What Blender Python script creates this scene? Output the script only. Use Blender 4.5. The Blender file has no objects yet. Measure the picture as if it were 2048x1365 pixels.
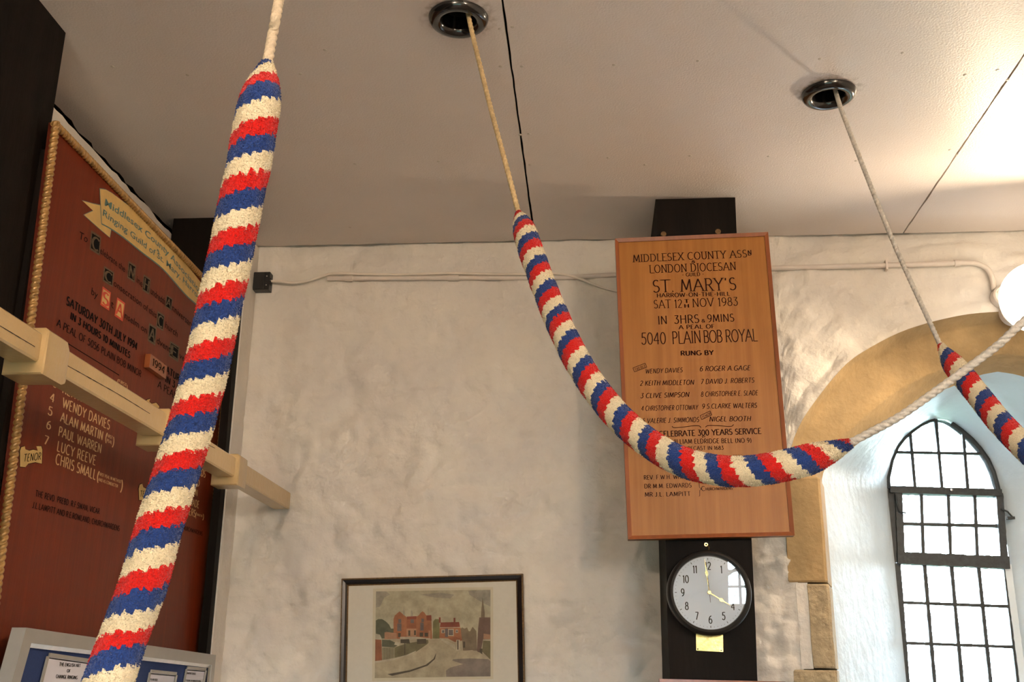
import bpy, bmesh, math, random
from mathutils import Vector, Matrix, noise
random.seed(7)
sc = bpy.context.scene
COL = sc.collection
PI = math.pi
# ------------------------------------------------------------------ camera
F = 2150.0; CX = 1024.0; CY = 682.5; EYE = 1.65
dv = Vector((1190.0-CX, -(1378.0-CY), -F)).normalized()
hv = Vector((1.0, -0.010, 0.0))
uv_ = hv.cross(dv).normalized()
if uv_.y < 0: uv_ = -uv_
xv = dv.cross(uv_)
RM = Matrix((xv, dv, uv_))                     # camera vector -> world vector
cam_d = bpy.data.cameras.new('camera'); cam = bpy.data.objects.new('camera', cam_d); COL.objects.link(cam)
cam.matrix_world = Matrix.Translation((0, 0, EYE)) @ RM.to_4x4()
cam_d.sensor_width = 36.0; cam_d.lens = F/2048*36.0; cam_d.clip_start = 0.05; cam_d.clip_end = 200
sc.camera = cam
# ------------------------------------------------------------------ world, light, exposure
w = bpy.data.worlds.new('overcast_sky'); sc.world = w; w.use_nodes = True
bgn = w.node_tree.nodes['Background']; bgn.inputs[1].default_value = 16.0
_n = w.node_tree.nodes; _l = w.node_tree.links
_tc = _n.new('ShaderNodeTexCoord'); _sx = _n.new('ShaderNodeSeparateXYZ'); _mr = _n.new('ShaderNodeMapRange'); _mx = _n.new('ShaderNodeMix'); _mx.data_type = 'RGBA'
_mr.inputs[1].default_value = -0.04; _mr.inputs[2].default_value = 0.04
_l.new(_tc.outputs['Generated'], _sx.inputs[0]); _l.new(_sx.outputs[2], _mr.inputs[0]); _l.new(_mr.outputs[0], _mx.inputs[0])
_mx.inputs[6].default_value = (0.045, 0.07, 0.055, 1); _mx.inputs[7].default_value = (0.76, 0.89, 1.0, 1); _l.new(_mx.outputs[2], bgn.inputs[0])
vs = sc.view_settings; vs.view_transform = 'Standard'; vs.look = 'None'; vs.gamma = 1.0; vs.use_curve_mapping = False
vs.exposure = 1.46
def lamp_light(name, loc, watts, col, rad):
    d = bpy.data.lights.new(name, 'POINT'); d.energy = watts; d.color = col; d.shadow_soft_size = rad
    o = bpy.data.objects.new(name, d); COL.objects.link(o); o.location = loc; return o
LAMP = Vector((1.624, 3.80, EYE+1.37))          # globe lamp on the back wall
REAR_A = Vector((-0.86, -1.40, EYE+1.25))       # globe lamps on the wall behind the camera
REAR_B = Vector((1.98, -1.40, EYE+1.15))
lamp_light('wall_globe_bulb', LAMP+Vector((0, -0.045, -0.045)), 27, (1.0, 0.80, 0.55), 0.025)
lamp_light('rear_globe_bulb_a', REAR_A, 68, (1.0, 0.78, 0.58), 0.10)
lamp_light('rear_globe_bulb_b', REAR_B, 80, (1.0, 0.78, 0.58), 0.10)

# ------------------------------------------------------------------ helpers
def ray(px, py): return RM @ Vector((px-CX, -(py-CY), -F))
EV = Vector((0, 0, EYE))
def at(px, py, X=None, Y=None, Z=None, D=None):
    """measured point of the photograph put on a real plane (Z is above the floor, D a distance in front of the lens)"""
    v = ray(px, py)
    if X is not None: t = X/v.x
    elif Y is not None: t = Y/v.y
    elif Z is not None: t = (Z-EYE)/v.z
    else: t = D/F
    return EV + v*t
wl = {}
class MB:
    def __init__(s): s.v = []; s.f = []; s.m = []
    def vert(s, p): s.v.append(Vector(p)); return len(s.v)-1
    def face(s, idx, m=0): s.f.append(tuple(idx)); s.m.append(m)
    def poly(s, pts, m=0): s.face([s.vert(p) for p in pts], m)
    def hexa(s, c, m=0):   # 8 corners: bottom 4 ccw, top 4
        b = [s.vert(p) for p in c]
        for q in ((3,2,1,0),(4,5,6,7),(0,1,5,4),(1,2,6,5),(2,3,7,6),(3,0,4,7)): s.face([b[i] for i in q], m)
    def box(s, a, b, m=0):
        x0,y0,z0 = a; x1,y1,z1 = b
        s.hexa([(x0,y0,z0),(x1,y0,z0),(x1,y1,z0),(x0,y1,z0),(x0,y0,z1),(x1,y0,z1),(x1,y1,z1),(x0,y1,z1)], m)
    def prism(s, pts, off, m=0):
        off = Vector(off); a = [s.vert(p) for p in pts]; b = [s.vert(Vector(p)+off) for p in pts]
        s.face(a[::-1], m); s.face(b, m); n = len(a)
        for i in range(n): j = (i+1)%n; s.face((a[i], a[j], b[j], b[i]), m)
    def tube(s, pts, r, n=12, cap=True, m=0):
        pts = [Vector(p) for p in pts]; rs = r if isinstance(r, (list, tuple)) else [r]*len(pts)
        T, N, B = frames(pts); rings = []
        for p, rr, nn, bb in zip(pts, rs, N, B):
            rings.append([s.vert(p+(nn*math.cos(2*PI*k/n)+bb*math.sin(2*PI*k/n))*rr) for k in range(n)])
        for a, b in zip(rings, rings[1:]):
            for k in range(n): j = (k+1)%n; s.face((a[k], a[j], b[j], b[k]), m)
        if cap: s.face(rings[0][::-1], m); s.face(rings[-1], m)
    def rope(s, pts, r, pitch, strands=3, n=18, depth=0.16, m=0, twist=1):
        """laid rope: the section has lobes that wind along the path"""
        pts = resample([Vector(p) for p in pts], min(0.006, pitch/8)); T, N, B = frames(pts); L = 0; rings = []
        for i, p in enumerate(pts):
            if i: L += (pts[i]-pts[i-1]).length
            ring = []
            for k in range(n):
                a = 2*PI*k/n; rr = r*(1-depth*abs(math.sin(strands*0.5*(a-twist*2*PI*L/(pitch*strands)))) if False else 1-depth*(1-abs(math.cos(strands*0.5*(a-twist*2*PI*L/(pitch*strands))))**0.7))
                ring.append(s.vert(p+(N[i]*math.cos(a)+B[i]*math.sin(a))*rr))
            rings.append(ring)
        for a, b in zip(rings, rings[1:]):
            for k in range(n): j = (k+1)%n; s.face((a[k], a[j], b[j], b[k]), m)
        s.face(rings[0][::-1], m); s.face(rings[-1], m)
    def lathe(s, prof, c, ax, n=32, m=0, closed=False):
        ax = Vector(ax).normalized(); u = ax.orthogonal().normalized(); v = ax.cross(u); c = Vector(c); rings = []
        for r, h in prof:
            if r < 1e-6: rings.append([s.vert(c+ax*h)]*n)
            else: rings.append([s.vert(c+ax*h+(u*math.cos(2*PI*k/n)+v*math.sin(2*PI*k/n))*r) for k in range(n)])
        pr = list(zip(rings, rings[1:])) + ([(rings[-1], rings[0])] if closed else [])
        for a, b in pr:
            for k in range(n):
                j = (k+1)%n; q = []
                for i in (a[k], a[j], b[j], b[k]):
                    if i not in q: q.append(i)
                if len(q) > 2: s.face(q, m)
    def build(s, name, mats, parent=None, loc=None, smooth=False, angle=40, fixn=True):
        o0 = Vector(loc) if loc is not None else (wl[parent.name] if parent else Vector((0, 0, 0)))
        me = bpy.data.meshes.new(name); me.from_pydata([p-o0 for p in s.v], [], s.f)
        if not isinstance(mats, (list, tuple)): mats = [mats]
        for mm in mats: me.materials.append(mm)
        me.polygons.foreach_set('material_index', s.m)
        if fixn and len(s.f) < 60000:
            bm = bmesh.new(); bm.from_mesh(me); bmesh.ops.recalc_face_normals(bm, faces=bm.faces); bm.to_mesh(me); bm.free()
        if smooth:
            me.shade_smooth()
            if angle: me.set_sharp_from_angle(angle=math.radians(angle))
        me.update(); o = bpy.data.objects.new(name, me); COL.objects.link(o)
        if parent: o.parent = parent
        else: o.location = o0
        wl[o.name] = o0
        return o
def frames(pts, ref=(0, 1, 0)):
    n = len(pts); T = []
    for i in range(n):
        a = pts[max(0, i-1)]; b = pts[min(n-1, i+1)]; T.append((b-a).normalized())
    r = Vector(ref)
    if abs(T[0].dot(r)) > 0.95: r = Vector((1, 0, 0.1))
    N = [(r-T[0]*T[0].dot(r)).normalized()]
    for i in range(1, n):
        k = N[-1]-T[i]*N[-1].dot(T[i]); N.append(k.normalized())
    return T, N, [t.cross(k) for t, k in zip(T, N)]
def resample(p, ds):
    """Catmull-Rom curve through the points, even steps"""
    if len(p) == 2: q = [p[0], p[1]]
    else:
        q = []; e = [p[0]*2-p[1]]+list(p)+[p[-1]*2-p[-2]]
        for i in range(1, len(e)-2):
            a, b, c, d = e[i-1:i+3]
            for k in range(24):
                t = k/24; q.append(0.5*((2*b)+(c-a)*t+(2*a-5*b+4*c-d)*t*t+(3*b-a-3*c+d)*t**3))
        q.append(p[-1])
    L = [0]
    for a, b in zip(q, q[1:]): L.append(L[-1]+(b-a).length)
    n = max(2, int(L[-1]/ds)); out = []; j = 0
    for i in range(n+1):
        x = L[-1]*i/n
        while j < len(L)-2 and L[j+1] < x: j += 1
        out.append(q[j].lerp(q[j+1], (x-L[j])/max(1e-9, L[j+1]-L[j])))
    return out
def thing(name, label, cat, loc, group=None):
    o = bpy.data.objects.new(name, None); COL.objects.link(o); o.location = loc; o.empty_display_size = 0.05
    o['label'] = label; o['category'] = cat
    if group: o['group'] = group
    wl[o.name] = Vector(loc); return o
def tag(o, label, cat, group=None):
    o['label'] = label; o['category'] = cat
    if group: o['group'] = group
    return o
def struct(o): o['kind'] = 'structure'; return o

# ------------------------------------------------------------------ materials
def mat(name, col, rough=0.6, var=0.0, vscale=8.0, bump=0.0, bscale=40.0, metal=0.0, coat=0.0, stretch=None, col2=None, spec=0.5, detail=6.0, emit=None, sheen=0.0):
    m = bpy.data.materials.new(name); m.use_nodes = True; nt = m.node_tree; b = nt.nodes['Principled BSDF']
    b.inputs['Base Color'].default_value = (*col, 1); b.inputs['Roughness'].default_value = rough; b.inputs['Metallic'].default_value = metal
    b.inputs['Coat Weight'].default_value = coat; b.inputs['Coat Roughness'].default_value = 0.12; b.inputs['Specular IOR Level'].default_value = spec
    b.inputs['Sheen Weight'].default_value = sheen
    tc = nt.nodes.new('ShaderNodeTexCoord'); mp = nt.nodes.new('ShaderNodeMapping'); nt.links.new(tc.outputs['Object'], mp.inputs[0])
    if stretch: mp.inputs['Scale'].default_value = stretch
    if var > 0 or col2:
        nz = nt.nodes.new('ShaderNodeTexNoise'); nz.inputs['Scale'].default_value = vscale; nz.inputs['Detail'].default_value = detail; nz.inputs['Roughness'].default_value = 0.62
        nt.links.new(mp.outputs[0], nz.inputs[0]); cr = nt.nodes.new('ShaderNodeValToRGB'); nt.links.new(nz.outputs[0], cr.inputs[0])
        c2 = col2 or tuple(c*(1-var) for c in col)
        cr.color_ramp.elements[0].position = 0.35; cr.color_ramp.elements[1].position = 0.65
        cr.color_ramp.elements[0].color = (*c2, 1); cr.color_ramp.elements[1].color = (*col, 1)
        nt.links.new(cr.outputs[0], b.inputs['Base Color'])
    if bump > 0:
        n2 = nt.nodes.new('ShaderNodeTexNoise'); n2.inputs['Scale'].default_value = bscale; n2.inputs['Detail'].default_value = 8
        nt.links.new(mp.outputs[0], n2.inputs[0]); bp = nt.nodes.new('ShaderNodeBump'); bp.inputs['Distance'].default_value = bump; bp.inputs['Strength'].default_value = 1.0
        nt.links.new(n2.outputs[0], bp.inputs['Height']); nt.links.new(bp.outputs[0], b.inputs['Normal'])
    if emit: b.inputs['Emission Color'].default_value = (*emit[0], 1); b.inputs['Emission Strength'].default_value = emit[1]
    return m
M = {}
M['plaster'] = mat('white_lime_plaster', (0.74, 0.69, 0.61), 0.80, 0, 3, 0.019, 12, col2=(0.64, 0.60, 0.56), detail=8)
M['reveal'] = mat('white_reveal_paint', (0.60, 0.655, 0.69), 0.45, 0.08, 5, 0.005, 20)
M['ochre'] = mat('ochre_painted_stone', (0.42, 0.285, 0.135), 0.8, 0.22, 9, 0.004, 45)
M['ochre2'] = mat('ochre_stone_worn', (0.47, 0.37, 0.23), 0.85, 0.35, 18, 0.010, 55)
M['ceil'] = mat('ceiling_paint', (0.735, 0.655, 0.605), 0.42, 0.05, 2, 0.0012, 160)
M['void'] = mat('void_shade', (0.012, 0.010, 0.009), 0.95, 0.2, 5)  # near-black colour stands in for the shade of unlit cavities
M['dark_wood'] = mat('blackened_timber', (0.0085, 0.0052, 0.0036), 0.62, 0.5, 14, 0.002, 30, stretch=(1, 1, 0.15), spec=0.12)
M['floor'] = mat('floor_boards', (0.20, 0.13, 0.08), 0.5, 0.4, 6, 0.002, 30, stretch=(1, 8, 1))
M['cream'] = mat('cream_gloss_paint', (0.60, 0.42, 0.20), 0.32, 0.08, 10, 0.0015, 60, coat=0.5)
M['crack'] = mat('paint_crack', (0.03, 0.018, 0.01), 0.9, 0.3, 60)
M['mahogany'] = mat('red_mahogany_veneer', (0.165, 0.022, 0.0045), 0.42, 0, 60, 0.0003, 300, stretch=(1, 1, 0.03), col2=(0.125, 0.016, 0.0035), coat=0.0, spec=0.22)
M['mahog_edge'] = mat('mahogany_edge', (0.11, 0.018, 0.008), 0.25, 0.4, 20, coat=0.5)
M['gold_rope'] = mat('gilt_rope_moulding', (0.48, 0.27, 0.085), 0.34, 0.45, 60, metal=0.35, coat=0.3)
M['oak'] = mat('honey_oak_veneer', (0.40, 0.165, 0.034), 0.42, 0, 45, 0.0003, 250, stretch=(1, 1, 0.035), col2=(0.33, 0.128, 0.024), coat=0.0, spec=0.3)
M['oak_edge'] = mat('oak_moulding', (0.32, 0.085, 0.018), 0.35, 0.3, 30, stretch=(1, 1, 0.1), coat=0.3)
M['ink'] = mat('dark_brown_paint_lettering', (0.028, 0.008, 0.006), 0.8, 0.2, 50, spec=0.1)
M['ink_black'] = mat('black_lettering', (0.007, 0.007, 0.008), 0.8, 0.2, 50, spec=0.08)
M['cream_ink'] = mat('cream_lettering', (0.70, 0.44, 0.20), 0.5, 0.12, 50)
M['scroll'] = mat('cream_painted_scroll', (0.62, 0.41, 0.14), 0.5, 0.15, 20)
M['teal_ink'] = mat('teal_lettering', (0.10, 0.20, 0.19), 0.5, 0.2, 60)
M['red_ink'] = mat('red_initial', (0.60, 0.055, 0.02), 0.5, 0.2, 60)
M['grey_ink'] = mat('grey_gold_initial', (0.13, 0.08, 0.032), 0.5, 0.7, 150)
M['blackgloss'] = mat('black_bakelite', (0.010, 0.009, 0.009), 0.16, 0.2, 30, coat=0.6)
M['blackmatt'] = mat('black_plastic', (0.012, 0.012, 0.012), 0.4, 0.2, 30)
M['brass'] = mat('polished_brass', (0.78, 0.55, 0.20), 0.22, 0.35, 40, 0.0006, 90, metal=0.9)
M['steel'] = mat('bright_steel', (0.72, 0.72, 0.74), 0.25, 0.1, 40, metal=1.0)
M['clockface'] = mat('clock_dial_white', (0.66, 0.74, 0.84), 0.5, 0.02, 10)
M['frame_black'] = mat('black_picture_frame', (0.009, 0.007, 0.007), 0.3, 0.4, 30, coat=0.15)
M['frame_gold'] = mat('dull_gilt_beading', (0.20, 0.11, 0.035), 0.4, 0.5, 120, metal=0.3)
M['mount'] = mat('picture_mount', (0.55, 0.52, 0.445), 0.85, 0.04, 60)
M['mount2'] = mat('picture_mount_line', (0.50, 0.45, 0.33), 0.85, 0.04, 60)
M['alu'] = mat('grey_aluminium', (0.38, 0.37, 0.35), 0.38, 0.06, 20, metal=0.25)
M['felt'] = mat('blue_felt', (0.020, 0.045, 0.16), 0.95, 0.15, 200, 0.0006, 600)
M['paper'] = mat('white_paper', (0.66, 0.66, 0.74), 0.7, 0.03, 20)
M['pipe'] = mat('painted_conduit', (0.68, 0.61, 0.55), 0.55, 0.06, 20, 0.0012, 60)
M['cable'] = mat('white_cable', (0.74, 0.66, 0.57), 0.45, 0.05, 20)
M['iron'] = mat('grey_painted_iron', (0.030, 0.034, 0.036), 0.55, 0.45, 40, 0.002, 90)
M['hemp'] = mat('pale_rope_fibre', (0.66, 0.55, 0.40), 0.9, 0.25, 90, 0.0015, 260)
M['hemp2'] = mat('golden_rope_fibre', (0.60, 0.44, 0.23), 0.9, 0.30, 90, 0.0015, 260)
M['hemp3'] = mat('grey_rope_fibre', (0.60, 0.56, 0.50), 0.9, 0.30, 90, 0.0015, 260)
M['screw'] = mat('painted_screw_head', (0.60, 0.53, 0.46), 0.4, 0.2, 80)

def stain_ceiling(m, centres):
    """brown rust marks around the rope guides, a property of the paint there"""
    nt = m.node_tree; b = nt.nodes['Principled BSDF']; src = b.inputs['Base Color'].links[0].from_socket
    geo = nt.nodes.new('ShaderNodeNewGeometry'); nz = nt.nodes.new('ShaderNodeTexNoise'); nz.inputs['Scale'].default_value = 45; nz.inputs['Detail'].default_value = 6
    nt.links.new(geo.outputs['Position'], nz.inputs[0])
    for c in centres:
        d = nt.nodes.new('ShaderNodeVectorMath'); d.operation = 'DISTANCE'; d.inputs[1].default_value = c; nt.links.new(geo.outputs['Position'], d.inputs[0])
        mr = nt.nodes.new('ShaderNodeMapRange'); mr.inputs[1].default_value = 0.078; mr.inputs[2].default_value = 0.115; mr.inputs[3].default_value = 0.62; mr.inputs[4].default_value = 0.0
        nt.links.new(d.outputs['Value'], mr.inputs[0])
        mu = nt.nodes.new('ShaderNodeMath'); mu.operation = 'MULTIPLY'; nt.links.new(mr.outputs[0], mu.inputs[0])
        cr = nt.nodes.new('ShaderNodeMapRange'); cr.inputs[1].default_value = 0.46; cr.inputs[2].default_value = 0.66; nt.links.new(nz.outputs[0], cr.inputs[0]); nt.links.new(cr.outputs[0], mu.inputs[1])
        mx = nt.nodes.new('ShaderNodeMix'); mx.data_type = 'RGBA'; nt.links.new(mu.outputs[0], mx.inputs[0]); nt.links.new(src, mx.inputs[6]); mx.inputs[7].default_value = (0.20, 0.10, 0.035, 1); src = mx.outputs[2]
    nt.links.new(src, b.inputs['Base Color'])

def wool(name, period, sign, shift, swap=False):
    """three-colour spiral of tufts; UV = (turn around the sally, metres along it)"""
    m = bpy.data.materials.new(name); m.use_nodes = True; nt = m.node_tree; b = nt.nodes['Principled BSDF']
    N = nt.nodes.new; L = nt.links.new
    uvn = N('ShaderNodeUVMap'); uvn.uv_map = 'wrap'; sp = N('ShaderNodeSeparateXYZ'); L(uvn.outputs[0], sp.inputs[0])
    def mth(op, a, bb, cc=None):
        n = N('ShaderNodeMath'); n.operation = op
        for i, q in enumerate((a, bb, cc)):
            if q is None: continue
            if isinstance(q, (int, float)): n.inputs[i].default_value = q
            else: L(q, n.inputs[i])
        return n.outputs[0]
    nz = N('ShaderNodeTexNoise'); nz.inputs['Scale'].default_value = 1.0; nz.inputs['Detail'].default_value = 3
    cv = N('ShaderNodeCombineXYZ'); L(mth('MULTIPLY', sp.outputs[0], 12.0), cv.inputs[0]); L(mth('MULTIPLY', sp.outputs[1], 70.0), cv.inputs[1]); L(cv.outputs[0], nz.inputs[0])
    wob = mth('MULTIPLY', mth('SUBTRACT', nz.outputs[0], 0.5), 0.24)
    un = mth('MULTIPLY', mth('ADD', sp.outputs[0], mth('MULTIPLY', wob, 0.12)), 14.0)
    st = mth('MULTIPLY', mth('ADD', mth('MULTIPLY', mth('FLOOR', un, None), 0.95), mth('MULTIPLY', un, 0.05)), 1/14.0)
    ph = mth('ADD', mth('ADD', mth('MULTIPLY', sp.outputs[1], 1/period), mth('MULTIPLY', st, sign)), mth('ADD', wob, shift))
    fr = mth('FRACT', ph, None)
    cr = N('ShaderNodeValToRGB'); cr.color_ramp.interpolation = 'CONSTANT'; L(fr, cr.inputs[0]); e = cr.color_ramp.elements
    e[0].position = 0; e[0].color = (0.74, 0.64, 0.45, 1); cA, cB = (0.58, 0.011, 0.008, 1), (0.018, 0.048, 0.20, 1)
    e[1].position = 0.34; e[1].color = cB if swap else cA
    k = e.new(0.66); k.color = cA if swap else cB
    n2 = N('ShaderNodeTexNoise'); n2.inputs['Scale'].default_value = 420; n2.inputs['Detail'].default_value = 3; tc = N('ShaderNodeTexCoord'); L(tc.outputs['Object'], n2.inputs[0])
    mr = N('ShaderNodeMapRange'); mr.inputs[1].default_value = 0.3; mr.inputs[2].default_value = 0.7; mr.inputs[3].default_value = 0.90; mr.inputs[4].default_value = 1.06; L(n2.outputs[0], mr.inputs[0])
    mx = N('ShaderNodeVectorMath'); mx.operation = 'SCALE'; L(cr.outputs[0], mx.inputs[0]); L(mr.outputs[0], mx.inputs['Scale'])
    L(mx.outputs[0], b.inputs['Base Color']); b.inputs['Roughness'].default_value = 1.0; b.inputs['Specular IOR Level'].default_value = 0.1; b.inputs['Sheen Weight'].default_value = 0.25
    b.inputs['Sheen Roughness'].default_value = 0.5
    bp = N('ShaderNodeBump'); bp.inputs['Distance'].default_value = 0.002; L(n2.outputs[0], bp.inputs['Height']); L(bp.outputs[0], b.inputs['Normal'])
    return m
def glass(name, tint, refl=0.08, rough=0.0, trans=1.0):
    m = bpy.data.materials.new(name); m.use_nodes = True; nt = m.node_tree; nt.nodes.clear()
    o = nt.nodes.new('ShaderNodeOutputMaterial'); t = nt.nodes.new('ShaderNodeBsdfTransparent'); t.inputs[0].default_value = (*tint, 1)
    g = nt.nodes.new('ShaderNodeBsdfGlossy'); g.inputs['Roughness'].default_value = rough; lw = nt.nodes.new('ShaderNodeFresnel'); lw.inputs[0].default_value = 1.5
    mx = nt.nodes.new('ShaderNodeMixShader')
    mu = nt.nodes.new('ShaderNodeMath'); mu.operation = 'MULTIPLY_ADD'; mu.inputs[1].default_value = 1.0; mu.inputs[2].default_value = refl
    nz = nt.nodes.new('ShaderNodeTexNoise'); nz.inputs['Scale'].default_value = 3; bp = nt.nodes.new('ShaderNodeBump'); bp.inputs['Distance'].default_value = 0.0006
    tc = nt.nodes.new('ShaderNodeTexCoord'); nt.links.new(tc.outputs['Object'], nz.inputs[0]); nt.links.new(nz.outputs[0], bp.inputs['Height']); nt.links.new(bp.outputs[0], g.inputs['Normal'])
    nt.links.new(lw.outputs[0], mu.inputs[0]); nt.links.new(mu.outputs[0], mx.inputs[0]); nt.links.new(t.outputs[0], mx.inputs[1]); nt.links.new(g.outputs[0], mx.inputs[2]); nt.links.new(mx.outputs[0], o.inputs[0])
    return m
M['pane'] = glass('old_window_glass', (0.93, 0.97, 0.98), 0.0, 0.02)
M['clockglass'] = glass('clock_glass', (0.95, 0.95, 0.95), 0.02, 0.0)
def globe_mat():
    m = bpy.data.materials.new('lit_opal_globe'); m.use_nodes = True; nt = m.node_tree; nt.nodes.clear()
    o = nt.nodes.new('ShaderNodeOutputMaterial'); t = nt.nodes.new('ShaderNodeBsdfTransparent'); t.inputs[0].default_value = (0.9, 0.9, 0.9, 1)
    e = nt.nodes.new('ShaderNodeEmission'); e.inputs[0].default_value = (1.0, 0.86, 0.66, 1); e.inputs[1].default_value = 3.7
    mx = nt.nodes.new('ShaderNodeMixShader'); mx.inputs[0].default_value = 0.30
    nt.links.new(t.outputs[0], mx.inputs[1]); nt.links.new(e.outputs[0], mx.inputs[2]); nt.links.new(mx.outputs[0], o.inputs[0]); return m
M['globe'] = globe_mat()
def flat(name, col): return mat(name, tuple(c*k for c, k in zip(col, (0.80, 0.77, 0.66))), 0.75, 0.32, 26)

# ------------------------------------------------------------------ room shell
ZC = EYE+1.73          # ceiling
YW = 4.04              # back wall
XL = -1.62             # left wall
b = MB(); b.box((-2.2, -2.0, -0.1), (3.9, 5.4, 0.0)); struct(b.build('floor', M['floor'], loc=(0.8, 1, 0)))
b = MB(); NWL = 160; ra = []
for i in range(NWL+1):   # top edge of the left wall is ragged and stops short of the ceiling
    y = -2.0+6.4*i/NWL; zt_ = ZC-0.060+0.012*noise.noise(Vector((0, y*7, 0)))+0.008*noise.noise(Vector((0, y*23, 5)))
    xo = XL+0.004*noise.noise(Vector((3, y*5, 0)))
    ra.append([b.vert((xo, y, 0)), b.vert((xo, y, zt_)), b.vert((XL-0.03, y, zt_+0.004)), b.vert((XL-0.25, y, ZC-0.04)), b.vert((XL-0.25, y, 0))])
for p_, q_ in zip(ra, ra[1:]):
    for k in range(5): j = (k+1) % 5; b.face((p_[k], q_[k], q_[j], p_[j]))
b.face(ra[0]); b.face(ra[-1][::-1])
wlft = struct(b.build('wall_left', M['plaster'], loc=(XL, 1, 0)))
b = MB(); b.box((XL-0.30, -2.0, ZC-0.2), (XL-0.20, 4.4, ZC+0.16)); b.build('gap_shade', M['void'], wlft)  # backing behind the gap, its shade put into the colour
b = MB(); b.box((3.4, -2.0, 0), (3.6, 5.4, ZC+0.16)); struct(b.build('wall_right', M['plaster'], loc=(3.4, 1, 0)))
# rear wall with an arched-free, plain window opening (the one mirrored in the clock glass)
RW = (1.06, 1.62, 2.30, 3.12)
RV = (-1.30, 0.90, 0.30, 1.80)  # added window opening, sized for cool fill light on the left sally
b = MB(); y0, y1 = -1.85, -1.6
b.box((XL-0.2, y0, 0), (RV[0], y1, ZC+0.16)); b.box((RV[1], y0, 0), (RW[0], y1, ZC+0.16)); b.box((RW[1], y0, 0), (3.6, y1, ZC+0.16)); b.box((RW[0], y0, 0), (RW[1], y1, RW[2])); b.box((RW[0], y0, RW[3]), (RW[1], y1, ZC+0.16))
b.box((RV[0], y0, 0), (RV[1], y1, RV[2])); b.box((RV[0], y0, RV[3]), (RV[1], y1, ZC+0.16))
struct(b.build('wall_rear', M['plaster'], loc=(0.8, -1.6, 0)))
for nm_, q in (('window_2', RW), ('fill_window', RV)):
    b = MB(); nx = max(3, int((q[1]-q[0])/0.11)); nz = max(3, int((q[3]-q[2])/0.13))
    for i in range(nx+1): x = q[0]+(q[1]-q[0])*i/nx; b.box((x-0.008, -1.76, q[2]), (x+0.008, -1.73, q[3]))
    for i in range(nz+1): z = q[2]+(q[3]-q[2])*i/nz; b.box((q[0], -1.76, z-0.008), (q[1], -1.73, z+0.008))
    rw = struct(b.build(nm_, M['iron'], loc=((q[0]+q[1])/2, -1.7, q[2])))
    g = MB(); g.box((q[0], -1.748, q[2]), (q[1], -1.744, q[3])); g.build('pane', M['pane'], rw)

# opening curves of the window (left half measured, right half mirrored)
XCO = 1.62
Opx = [(1582,900),(1590,872),(1608,835),(1640,790),(1668,755),(1700,722),(1750,690),(1800,665),(1840,651),(1880,640),(1935,629),(1990,624)]
Ol = [at(x, y, Y=YW) for x, y in Opx]; Ol = [(0.738, 2.40)]+[(p.x, p.z) for p in Ol]
Ipx = [(1651,935),(1672,918),(1708,894),(1758,857),(1837,802),(1906,773),(1956,752),(1995,744)]
Il = [at(x, y, Y=4.25) for x, y in Ipx]; Il = [(0.897, EYE+0.787)]+[(p.x, p.z) for p in Il]
def mirror(h, c): return h+[(2*c-x, z) for x, z in reversed(h)]
def even(p, n):
    L = [0]
    for a, q in zip(p, p[1:]): L.append(L[-1]+math.hypot(q[0]-a[0], q[1]-a[1]))
    out = []; j = 0
    for i in range(n):
        x = L[-1]*i/(n-1)
        while j < len(L)-2 and L[j+1] < x: j += 1
        t = (x-L[j])/max(1e-9, L[j+1]-L[j]); out.append((p[j][0]+(p[j+1][0]-p[j][0])*t, p[j][1]+(p[j+1][1]-p[j][1])*t))
    return out
NA = 61
def smoothed(c):
    q = resample([Vector((x, 0, z)) for x, z in c], 0.01); return [(v.x, v.z) for v in q]
O_ = even(mirror(smoothed(Ol), XCO), NA); I_ = even(mirror(smoothed(Il), XCO), NA)
WX0, WX1, WXC = 1.352, 1.845, 1.598
Wpx = [(1777,978),(1776,956),(1783.5,920.7),(1794.5,894),(1807.7,876.7),(1822,863.5),(1840.7,850),(1858,841.5),(1869,839)]
Wr = [(1903,847),(1922,861),(1941.8,879),(1959.3,898.7),(1974.7,920.7),(1985.7,945),(1992,967),(1996.7,986.6)]
YWIN = 5.0
def AW(p, Y=YWIN): return at(p[0], p[1], Y=Y)
Wl = [(AW(p).x, AW(p).z) for p in Wpx]; Wrr = [(AW(p).x, AW(p).z) for p in Wr]
W_ = even([(WX0, EYE+0.875)]+Wl[1:]+[(1.64, EYE+1.203)]+Wrr[:-1]+[(WX1, EYE+0.865)], NA)
ZSILL = 1.0
# back wall sheet, lumpy plaster, with the opening left free
def wall_y(x, z):
    d = 0.0
    p = Vector((x, 0.3, z))
    d += 0.012*(noise.noise(p*1.9)+0.4)
    rough = 0.60+0.8*max(0.0, min(1.0, 1.0-(z-EYE-0.2)*0.75)) + (0.10 if x > 0.45 else 0)*max(0, min(1, (x-0.45)*4))
    d += 0.0105*rough*noise.noise(p*6.5)+0.0170*rough*noise.noise(p*12)+0.0090*rough*noise.noise(p*27)
    rdg = 1-abs(noise.noise(p*4.2+Vector((7, 0, 3))))*2
    d -= 0.0085*rough*max(0, rdg-0.72)*3.2
    rd2 = 1-abs(noise.noise(Vector((x*3.2, 2.0, z*9.0))))*2
    d += 0.0075*rough*max(0, rd2-0.80)*6
    return d
def top_z(x):
    for (xa, za), (xb, zb) in zip(O_, O_[1:]):
        if xa <= x <= xb and xb > xa: return za+(zb-za)*(x-xa)/(xb-xa)
    return 0
b = MB()
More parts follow.
